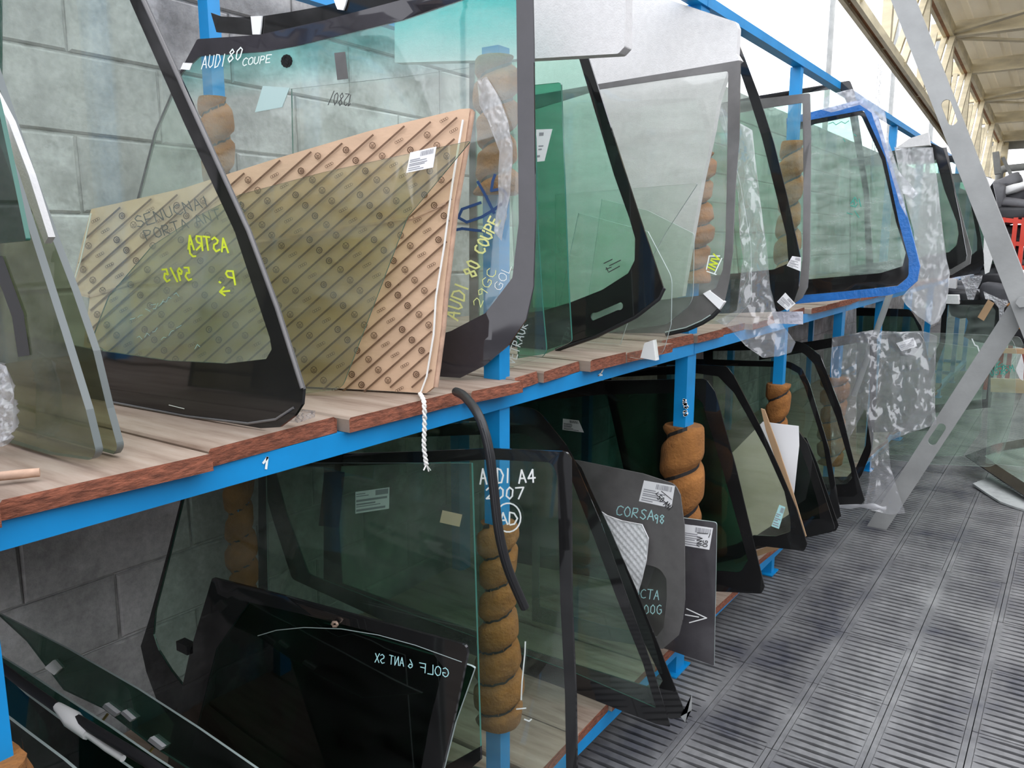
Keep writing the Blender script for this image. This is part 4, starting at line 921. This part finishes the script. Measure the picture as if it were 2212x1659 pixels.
p = pane('side_window', 'dark grey pane with a white arrow and a half-written barcode label', 'car glass', s_l6,
     [(1360, 1100), (1480, 1119), (1549, 1128, 7), (1547, 1240), (1543, 1437, 3), (1440, 1416), (1360, 1398)], tint='frit_mid', edge='edge_pale', th=.006)
o = sticker(p, s_l6, [(1476, 1131), (1541, 1140), (1533, 1187), (1474, 1177)], seed=15, ink='ink_grey')
write(p, s_l6, 'INV', (1517, 1178), (.06, -1), 11, 'marker_black', 1.6, off=.006, up=(-1, -.06), wide=.5); write(p, s_l6, 'OG', (1529, 1180), (.06, -1), 10, 'marker_black', 1.6, off=.006, up=(-1, -.06), wide=.5)
strokes(p, s_l6, [[(1507, 1150), (1530, 1152)], [(1508, 1178), (1512, 1180)], [(1535, 1152), (1532, 1160)]], 'marker_black', 1.6, off=.006)
strokes(p, s_l6, [[(1484, 1314), (1527, 1334), (1490, 1344)], [(1481, 1327), (1510, 1332)]], 'paint_white', 2.4)
# large dark tailgate glass and its neighbours
s_l7 = Surf(2.84, 0, 0, Z0, k1=-.05)
p = pane('rear_window', 'large dark green tailgate glass behind the padded main post', 'rear window', s_l7,
     [(1090, 840), (1302, 822), (1525, 818, 8), (1545, 846), (1590, 1010), (1628, 1170), (1652, 1268), (1645, 1282, 4), (1546, 1277), (1300, 1250), (1100, 1230)],
     [(1100, 872), (1300, 852), (1495, 848, 16), (1518, 870), (1560, 1010), (1600, 1150), (1616, 1210), (1600, 1236, 8), (1546, 1232), (1300, 1205), (1110, 1190)], tint='glass_smoke')
sticker(p, s_l7, [(1217, 904), (1251, 908), (1262, 934), (1216, 928)], seed=20, ink='ink')
s_l9 = Surf(3.05, 0, 0, Z0, k1=-.05)
p = pane('rear_window', 'dusty olive rear window with a thick black frame beside the tailgate glass', 'rear window', s_l9,
     [(1300, 800), (1502, 787), (1570, 791, 6), (1586, 812), (1640, 915), (1685, 1014), (1721, 1100), (1744, 1175), (1738, 1190, 5), (1637, 1178), (1600, 1205), (1400, 1265)],
     [(1320, 815), (1505, 806), (1552, 813), (1586, 848), (1612, 893), (1654, 970), (1695, 1062), (1708, 1123), (1708, 1148, 4), (1676, 1158), (1628, 1156), (1590, 1175), (1410, 1235)], tint='glass_olive')
sticker(p, s_l9, [(1684, 1090), (1697, 1095), (1683, 1142), (1667, 1136)], mat='marker_cyan', seed=22, ink='ink_grey')
tag(sheet('cardboard_sheet', Surf(3.18, 0, 0, Z0), [(1644, 882), (1652, 885), (1681, 965), (1714, 1065), (1742, 1158), (1734, 1166), (1680, 1186), (1590, 1218), (1585, 1208), (1680, 1172), (1722, 1150), (1716, 1115), (1688, 1030), (1655, 930)], .006, 'cardboard_tan'), 'thin tan cardboard sheet edging the dusty olive rear window', 'cardboard')
tag(sheet('paper_sheet', Surf(3.30, 0, 0, Z0), [(1648, 911), (1690, 917), (1724, 921), (1726, 963), (1716, 1062), (1706, 1110), (1560, 1205), (1560, 1000)], .004, 'paper', None, .04, disp=lambda x, y: .012 * noise.noise(Vector((x * 5, y * 5, 7)))), 'rumpled white wrapping paper between two black-edged panes below', 'paper')
pane('rear_window', 'small black-framed pane standing behind the white wrapping paper', 'rear window', Surf(3.42, 0, 0, Z0),
     [(1660, 925), (1725, 931), (1744, 957), (1775, 1050), (1804, 1140, 4), (1797, 1149), (1690, 1172), (1560, 1205)], [(1660, 945), (1722, 950), (1745, 1010), (1768, 1090), (1772, 1120), (1700, 1128)], tint='glass_smoke')
pane('rear_window', 'narrow black-edged pane just beyond the small one', 'rear window', Surf(3.52, 0, 0, Z0),
     [(1680, 935), (1742, 946), (1765, 1000), (1812, 1135), (1806, 1146), (1690, 1168), (1565, 1196)], [(1690, 955), (1738, 962), (1760, 1020), (1792, 1115), (1700, 1125)], tint='glass_dark')
s_l12 = Surf(3.96, 0, 0, Z0, k1=-.05)
pane('rear_window', 'green rear window with a rounded black frame behind the slim padded post', 'rear window', s_l12,
     [(1420, 772), (1612, 779), (1706, 781, 10), (1733, 797), (1749, 829), (1791, 969), (1817, 1115), (1808, 1122), (1600, 1118), (1420, 1100)],
     [(1440, 788), (1612, 791), (1700, 793, 10), (1724, 806), (1738, 835), (1778, 957), (1795, 1060), (1790, 1085, 5), (1600, 1085), (1440, 1080)], tint='glass_low')
s_l13 = Surf(4.18, 0, 0, Z0, k1=-.05)
pane('rear_window', 'tall green rear window with a curved black shoulder before the plastic-wrapped pane', 'rear window', s_l13,
     [(1520, 735), (1705, 733), (1740, 742, 14), (1772, 768), (1816, 880), (1848, 1011), (1868, 1081), (1862, 1088), (1816, 1090), (1520, 1088)],
     [(1540, 758), (1705, 755), (1735, 761, 12), (1759, 786), (1806, 900), (1838, 1010), (1841, 1033), (1829, 1046, 6), (1540, 1050)], tint='glass_low')
s_l14 = Surf(4.62, 0, 0, Z0)
p = pane('windscreen', 'black-edged windscreen inside torn clear wrap near the grey brace', 'windscreen', s_l14,
     [(1640, 752), (1760, 736), (1868, 718, 3), (1894, 724), (1893, 870), (1884, 970), (1862, 1025), (1840, 1058), (1640, 1060)],
     [(1640, 778), (1760, 757), (1864, 738, 3), (1879, 742), (1879, 870), (1870, 962), (1850, 1008), (1830, 1030), (1640, 1030)], tint='glass_pale')
plastic('plastic_sheet', 'torn clear wrap trailing to the grating from the black-edged windscreen', Surf(4.54, 0, 0, Z0), [(1800, 728), (1862, 716), (1888, 712), (1945, 716), (1995, 714), (2027, 724), (2023, 800), (2021, 874), (2025, 915), (1975, 930), (1922, 950), (1926, 1000), (1937, 1040), (1958, 1106), (1925, 1108), (1892, 1100), (1868, 1092), (1880, 1040), (1884, 960), (1872, 880), (1830, 960), (1800, 1000), (1795, 900), (1800, 800)], .035, 41, 8, 4, 'plastic_film', step=.016)
mb = MB(); q = smooth_path([PX(1775, 1100, 4.52), PX(1815, 1094, 4.5), PX(1850, 1093, 4.45), PX(1890, 1094, 4.4), PX(1912, 1100, 4.4)], 5); mb.tube(q, [.012 + .004 * math.sin(i) for i in range(len(q))], 7); tag(mb.build('plastic_roll', 'plastic_milky'), 'twisted roll of plastic lying at the foot of the torn wrap', 'plastic roll')
s_l14b = Surf(4.75, 0, 0, Z0)
p = pane('side_window', 'dark rounded pane with a white label seen through the torn wrap', 'car glass', s_l14b,
     [(1905, 722), (1985, 718, 6), (1996, 735), (1985, 755), (1965, 775), (1940, 765), (1920, 745)], tint='glass_smoke', edge='edge_pale'); sticker(p, s_l14b, [(1936, 741), (1974, 729), (1982, 748), (1947, 758)], seed=30, ink='ink_grey')
s_l15 = Surf(5.35, .02, 0, Z0)
p = pane('windscreen', 'wide clear windscreen jutting into the aisle behind the grey brace', 'windscreen', s_l15,
     [(1780, 722), (1948, 717), (2049, 720), (2157, 725), (2188, 732, 12), (2196, 760), (2193, 851), (2181, 937), (2158, 998), (2140, 1008, 8), (2000, 1002), (1922, 992), (1780, 1006)], tint='glass_clear', edge='edge_pale')
write(p, s_l15, 'U5H', (2150, 790), (.7, .7), 14, 'marker_teal', 1.8, wide=.5); write(p, s_l15, '05Z5M', (2140, 812), (1, -.2), 15, 'marker_teal', 1.8, wide=.5)
strokes(p, s_l15, [[(2100, 732), (2106, 745), (2112, 748), (2117, 764)]], 'marker_white', 2.6)
pane('windscreen', 'pale windscreen standing right behind the wide clear one', 'windscreen', Surf(5.55, .02, 0, Z0),
     [(1850, 736), (2020, 739), (2112, 752), (2121, 780, 8), (2120, 930, 10), (2080, 985), (1850, 980)], tint='glass_clear', edge='edge_pale')
pane('rear_window', 'dark green rear window with a black top corner below the hanging plastic bag', 'rear window', Surf(6.3, 0, 0, Z0),
     [(1850, 664), (1966, 668, 8), (1990, 705), (2010, 800), (2015, 930), (1850, 935)], [(1850, 682), (1972, 684, 6), (1985, 712), (2000, 800), (2003, 915), (1850, 920)], tint='glass_dark')
s_l16 = Surf(7.3, 0, 0, Z0)
p = pane('rear_window', 'pale green rear window with a black gasket and a tan paper strip', 'rear window', s_l16,
     [(2036, 648), (2150, 647, 10), (2160, 665), (2157, 705), (2140, 880), (1945, 900), (2030, 740)], [(2047, 658), (2142, 658, 10), (2151, 672), (2148, 705), (2130, 862), (1990, 878), (2042, 740)], tint='glass_green')
strokes(p, s_l16, [[(2139, 655), (2121, 685)]], 'cardboard_tan', 16, 'paper_strip', .006)
tag(sheet('foam_block', Surf(7.28, 0, 0, Z0), [(2046, 637), (2071, 637, 2), (2073, 656), (2046, 655)], .12, 'foam'), 'small white foam block resting on the pale green rear window', 'foam')
plastic('plastic_sheet', 'white plastic rag hanging over the corner of the pale green rear window', Surf(7.25, 0, 0, Z0), [(2125, 629), (2140, 636), (2160, 645), (2178, 648), (2180, 655), (2170, 665), (2168, 685), (2160, 698), (2158, 665), (2145, 648), (2130, 645)], .04, 51, 6, 6, 'plastic_milky', step=.02)

# the stack on the other side of the brace, out on the floor
s_r = Surf(5.9, 0, 0, Z0)
p = pane('side_window', 'clear pane with a rounded top behind the foot of the grey brace', 'car glass', s_r,
     [(2140, 735), (2160, 727), (2203, 727, 8), (2211, 745), (2216, 900), (2222, 1010), (2130, 1000)], tint='glass_clear', edge='edge_pale')
tag(sheet('cardboard_strip', Surf(5.86, 0, 0, Z0), [(2150, 752), (2230, 754), (2230, 765), (2150, 762)], .02, 'cardboard_tan'), 'narrow tan cardboard strip across the rounded clear pane', 'cardboard')
tag(sheet('cardboard_strip', Surf(6.1, 0, 0, Z0), [(2140, 817), (2230, 820), (2230, 850), (2140, 846)], .02, 'cardboard_tan'), 'broad tan cardboard strip low behind the rounded clear pane', 'cardboard')
tag(sheet('foam_shard', Surf(5.75, 0, 0, Z0), [(2207, 765), (2212, 790), (2210, 822), (2203, 818), (2194, 798)], .02, 'foam'), 'upright white foam shard at the edge of the rounded clear pane', 'foam')
gp = Surf(0, p0=(4.9, -.1, -.05), e1=(.5, -.87, .0), e2=(.87, .5, .12))
p = pane('windscreen', 'black-bordered windscreen lying low over the grating by the torn foam', 'windscreen', gp,
     [(2085, 985), (2110, 1002), (2160, 1036), (2230, 1083), (2260, 1100), (2260, 940), (2150, 960)], [(2125, 985), (2160, 1010), (2230, 1055), (2250, 1060), (2250, 960), (2160, 975)], tint='glass_green')
gp2 = Surf(0, p0=(4.6, -.1, -.012), e1=(.5, -.87, 0), e2=(.87, .5, .02))
tag(sheet('foam_sheet', gp2, [(2101, 1046), (2122, 1038), (2142, 1031), (2190, 1062), (2230, 1088), (2230, 1108), (2190, 1096), (2160, 1085), (2130, 1066)], .012, 'foam_grey', None, .05), 'torn grey-white foam sheet lying on the grating', 'foam')

# ================================================================== brace, junk and poles beyond
mb_x = 4.7
def flat_bar(name, label, a, b, w, hole_px, ext0=0., ext1=0.):
    """a channel-like flat bar in the plane across the aisle, with a slotted hole"""
    a, b = Vector(a), Vector(b); d = (b - a).normalized(); a = a - d * ext0; b = b + d * ext1
    n = Vector((1, 0, 0)); s = d.cross(n).normalized(); L_ = (b - a).length
    sf2 = Surf(0, p0=a, e1=d, e2=s)
    pts0 = [(0, -w / 2), (L_, -w / 2), (L_, w / 2), (0, w / 2)]; hs = []
    for (u, v) in hole_px:
        q = PX(u, v, a.x) - a; x, y = q.dot(sf2.e1), q.dot(sf2.e2)
        hs.append([(x + (.045 if c > 0 else -.045) + .022 * c, y + .022 * s_) for c, s_ in [(math.cos(t), math.sin(t)) for t in [-math.pi / 2 + .01 + i * math.pi / 6 for i in range(7)]]] + [(x - .045 + .022 * math.cos(t), y + .022 * math.sin(t)) for t in [math.pi / 2 + .01 + i * math.pi / 6 for i in range(7)]])
    pts, tris, bb = cdt([pts0] + hs, .2)
    root = thing(name, label, 'steel brace')
    slab('web', sf2, pts, [f for f, c in tris if not any(inside(c, h) for h in hs)], bb, .012, 'steel_grey', root)
    mb = MB()
    for k in (-1, 1): mb.bar(a + s * k * (w / 2 - .006) + n * .03, b + s * k * (w / 2 - .006) + n * .03, .012, .06, up=(1, 0, 0))
    mb.build('flange', 'steel_grey', root)
    return root
foot = Vector((mb_x, .81, -.05)); node = PX(2188, 672, mb_x); top = PX(1962, 0, mb_x)
r1 = flat_bar('steel_brace', 'grey steel brace slanting down across the far windscreens from the roof', PX(1951, 0, mb_x), PX(2203, 640, mb_x), .098, [(2051, 243)], 1.6, .5)
foot = PX(1884, 1155, mb_x + .09); nd = PX(2185, 692, mb_x + .09)
r2 = flat_bar('steel_brace', 'scuffed grey steel brace rising from the grating behind the torn wrap', foot, nd, .096, [(2024, 938)], .08, 1.2)
mb = MB(); c = PX(2209, 652, mb_x - .02); mb.tube([c, c + Vector((-.03, 0, 0))], .028, 6); mb.build('bolt', 'steel_grey', r1)
# red shelving with heaps of dark car parts at the end of the aisle
red = thing('red_shelf', 'red steel shelf crammed with black car parts at the end of the aisle', 'shelf')
XR = 10.2
def rp(u, v, dx=0.): return PX(u, v, XR + dx)
for u in (2167, 2195, 2213, 2245):
    for dx in ((0, .9) if u in (2167, 2245) else (0,)):
        p0 = rp(u, 470, dx); mb = MB(); mb.bar((XR + dx, p0.y, 0), (XR + dx, p0.y, p0.z), .042, .05, up=(1, 0, 0)); mb.build('post', 'red_paint', red)
for (v0, v1) in ((474, 484), (524, 530), (574, 582)):
    for dx in (0, .9):
        a, b = rp(2160, v0, dx), rp(2250, v1, dx); mb = MB(); mb.bar(a, b, .04, .045); mb.build('beam', 'red_paint', red)
    a, b = rp(2160, v0 + 3), rp(2250, v1 + 3); mb = MB(); mb.box((XR, b.y, a.z - .01), (XR + .9, a.y, a.z)); mb.build('tray', 'red_paint', red)
def lump(name, label, c, size, mat, seed, cat='car part', parent=None, rot=0.):
    """a moulded, soft-edged car part: a rounded box with dents and a raised rim"""
    mb = MB(); rg = random.Random(seed); n, m = 14, 9; vs, fs = [], []
    for j in range(m + 1):
        ph = -math.pi / 2 + math.pi * j / m
        for i in range(n):
            th = 2 * math.pi * i / n; sq = lambda t, e: math.copysign(abs(t) ** e, t)
            v = Vector((sq(math.cos(th), .55) * sq(math.cos(ph), .5), sq(math.sin(th), .55) * sq(math.cos(ph), .5), sq(math.sin(ph), .6)))
            v *= 1 + .22 * noise.noise(v * 1.6 + Vector((seed, 0, 0)))
            v = Vector((v.x * size[0], v.y * size[1], v.z * size[2])); cr, sr = math.cos(rot), math.sin(rot)
            vs.append(Vector(c) + Vector((v.x, v.y * cr - v.z * sr, v.y * sr + v.z * cr)))
    for j in range(m):
        for i in range(n): fs.append((j * n + i, j * n + (i + 1) % n, (j + 1) * n + (i + 1) % n, (j + 1) * n + i))
    mb.add(vs, fs, 0, True); o = mb.build(name, mat, parent)
    if parent is None: tag(o, label, cat)
    return o
lump('seat_cushion', 'big dark car seat on top of the red shelf', PX(2172, 442, XR + .4), (.2, .17, .2), 'dark_grey_part', 2, rot=.3)
lump('headrest', 'light grey headrest perched highest above the red shelf', PX(2170, 397, XR + .4), (.12, .17, .07), 'grey_part', 3, rot=-.4)
lump('headrest', 'round grey headrest at the back of the red shelf heap', PX(2198, 412, XR + .7), (.12, .15, .09), 'grey_part', 4, rot=.2)
lump('dashboard_part', 'pale grey angular dashboard piece among the seats over the red shelf', PX(2194, 407, XR + .2), (.12, .15, .045), 'clip_plastic', 5, rot=-.35)
lump('seat_cushion', 'black padded seat part lying over the front of the red shelf', PX(2190, 462, XR + .2), (.2, .25, .09), 'dark_part', 6)
lump('armrest', 'long grey armrest pointing out of the heap on the red shelf', PX(2198, 440, XR + .1), (.1, .18, .05), 'grey_part', 7, rot=.15)
lump('headrest', 'grey headrest half hidden by the farthest windscreen', PX(2156, 425, XR + .1), (.1, .07, .14), 'grey_part', 8)
for i, (u, v, w, h, m) in enumerate(((2180, 500, .09, .07, 'dark_part'), (2202, 500, .08, .07, 'dark_grey_part'), (2182, 515, .07, .06, 'grey_part'), (2205, 516, .09, .05, 'dark_part'), (2190, 545, .10, .07, 'dark_grey_part'), (2207, 552, .07, .06, 'dark_part'), (2203, 566, .08, .05, 'grey_part'))):
    lump('car_lamp', ('black mirror shell on the top tray of the red shelf', 'charcoal lamp housing on the top tray of the red shelf', 'grey bracket below the top tray of the red shelf', 'flat black cover on the middle tray of the red shelf', 'charcoal speaker box on the middle tray of the red shelf', 'black vent piece on the middle tray of the red shelf', 'small grey cap low on the red shelf')[i], PX(u, v, XR + .25), (.1, w, h), m, 20 + i)
XJ = 9.0
lump('wheel_arch', 'black wheel arch liner under the far windscreens', PX(2150, 605, XJ), (.2, .16, .12), 'dark_part', 31)
lump('dashboard_part', 'dark grey instrument hood with a square window above the white rag', PX(2157, 632, XJ - .3), (.1, .15, .09), 'dark_grey_part', 32)
lump('bumper_part', 'black bumper end behind the foam block', PX(2085, 640, XJ), (.25, .22, .09), 'dark_part', 33)
lump('seat_cushion', 'low charcoal seat base in the shade past the far windscreens', PX(2120, 645, XJ + .8), (.3, .3, .2), 'dark_part', 34)
lump('bumper_part', 'black bumper lying behind the pale green rear window', PX(2180, 700, XJ + .5), (.4, .4, .2), 'dark_part', 35)
lump('indicator_lamp', 'small orange indicator lamp beside the brace node', PX(2182, 655, 9.08), (.03, .035, .03), 'orange', 36)
lump('indicator_lamp', 'lower orange indicator lamp behind the brace node', PX(2204, 704, 9.08), (.03, .035, .03), 'orange', 37)
plastic('plastic_bag', 'grey plastic bag with black straps under the far windscreens', Surf(7.57), [(2074, 594), (2124, 594), (2122, 605), (2112, 625), (2104, 648), (2092, 646), (2085, 620)], .05, 61, 5, 5, 'plastic_milky', 'plastic bag', .025)
tag(sheet('foam_block', Surf(8.85), [(2050, 602), (2067, 602), (2066, 625), (2050, 636)], .1, 'foam'), 'white foam lump behind the cloudy bag, above the foam block', 'foam')
tag(sheet('paper_sheet', Surf(8.8), [(2100, 634), (2108, 625), (2123, 625), (2120, 646), (2112, 648)], .01, 'paper'), 'bent white card standing among the black bumper parts', 'paper')
# poles and pipes outside
def pole(label, u0, v0, v1, Y, w, name='pole'):
    a = PY(u0, v0, Y); mb = MB(); mb.tube([(a.x, a.y, -.3), (a.x, a.y, a.z + 4)], w, 8); mb.tube([(a.x, a.y, -.3), (a.x, a.y, -.1)], w * 2.2, 8); tag(mb.build(name, 'pole_grey'), label, 'pole')
pole('thick grey pole standing beyond the wall above the blue rail', 1797, 40, 0, 4.2, .05)
pole('grey pole beyond the wall between the blue rail and the girder', 1930, 160, 0, 4.2, .055)
pole('grey pole beyond the wall nearest the grey brace', 2012, 270, 0, 4.2, .07)
mb = MB(); a = PY(1905, 100, 4.6)
for k in range(3):
    an = k * 2.094; mb.tube([(a.x + .05 * math.cos(an), a.y + .05 * math.sin(an), -.3), (a.x + .05 * math.cos(an), a.y + .05 * math.sin(an), 6)], .007, 5)
for i in range(80):
    z = -.3 + i * .078; mb.tube([(a.x + .05 * math.cos(i * 2.094), a.y + .05 * math.sin(i * 2.094), z), (a.x + .05 * math.cos((i + 1) * 2.094), a.y + .05 * math.sin((i + 1) * 2.094), z + .078)], .005, 4)
tag(mb.build('lattice_mast', 'pole_grey'), 'thin lattice mast beyond the wall between the poles', 'mast')
mb = MB(); mb.tube(smooth_path([PX(2158, 385, 19), PX(2159, 375, 19), PX(2166, 366, 19), PX(2185, 363, 19), PX(2240, 358, 19)], 5), .07, 10); mb.tube([PX(2158, 385, 19), Vector((19, PX(2158, 385, 19).y, -.3))], .07, 10); tag(mb.build('pipe', 'pole_grey'), 'bent grey pipe past the roof column', 'pipe')
mb = MB(); a, b = PX(2166, 340, 18), PX(2214, 440, 18); mb.bar(a, a + (b - a) * 3.2, .06, .06); mb.bar(a + Vector((0, .12, .1)), a + Vector((0, .05, -.3)), .2, .1); tag(mb.build('stay_rod', 'pole_grey'), 'grey stay rod slanting down past the bent pipe', 'rod')
mb = MB(); a, b = PX(1917, 650, 5.2), PX(1892, 720, 5.2); mb.tube([a + (a - b) * .4, b + (b - a) * 2.0], .018, 8); tag(mb.build('broom_handle', 'pole_grey'), 'slanting grey rod between the blue posts in the lower tier', 'rod')

# small things under the rack and on the planks
mb = MB(); a = PZ(1450, 1570, .004)
q = [PX(1480, 1560, 2.2), PX(1494, 1500, 2.2), PX(1493, 1535, 2.2), PX(1470, 1548, 2.2)]
mb.add(q + [p + Vector((.003, 0, 0)) for p in q], [(0, 1, 2, 3), (7, 6, 5, 4), (0, 4, 5, 1), (1, 5, 6, 2), (2, 6, 7, 3), (3, 7, 4, 0)])
tag(mb.build('plastic_tab', 'foam_grey'), 'grey plastic tab standing at the tip of the sharp-cornered rear window', 'tab')
# dark rear window lying along the top rail with torn tape
s_t = Surf(1.85, 0, 0)
p = pane('spoiler_trim', 'long black trim strip with two torn white tapes below the top rail', 'trim', Surf(1.50),
     [(458, 28), (480, 36), (520, 38), (560, 37), (620, 28), (700, 14), (760, -2), (830, -20), (880, -35), (885, 5), (760, 36), (700, 50), (560, 78), (470, 70)], tint='frit_black', th=.008, edge='frit_grey')
s_t = Surf(1.50)
for q in ([(548, 37), (572, 36), (570, 60), (568, 76), (552, 76), (550, 55)], [(727, 0), (757, -6), (752, 14), (748, 24), (735, 22), (731, 12)]):
    sheet('torn_tape', s_t, q, .004, 'paper', p, .02, off=.008, disp=lambda x, y: .002 * noise.noise(Vector((x * 40, y * 40, 0))))

# ------------------------------------------------------------------ put every thing's origin at its base
from mathutils import Matrix
bpy.context.view_layer.update()
for o in list(COL.objects):
    if o.type == 'EMPTY' and o.parent is None and o.children:
        pts = []
        st = list(o.children)
        while st:
            c = st.pop(); st += list(c.children)
            if c.type == 'MESH': pts += [c.matrix_world @ Vector(q) for q in c.bound_box]
        lo = Vector([min(p[i] for p in pts) for i in range(3)]); hi = Vector([max(p[i] for p in pts) for i in range(3)])
        o.location = ((lo.x + hi.x) / 2, (lo.y + hi.y) / 2, lo.z); inv = Matrix.Translation(-Vector(o.location))
        for c in o.children: c.matrix_parent_inverse = inv
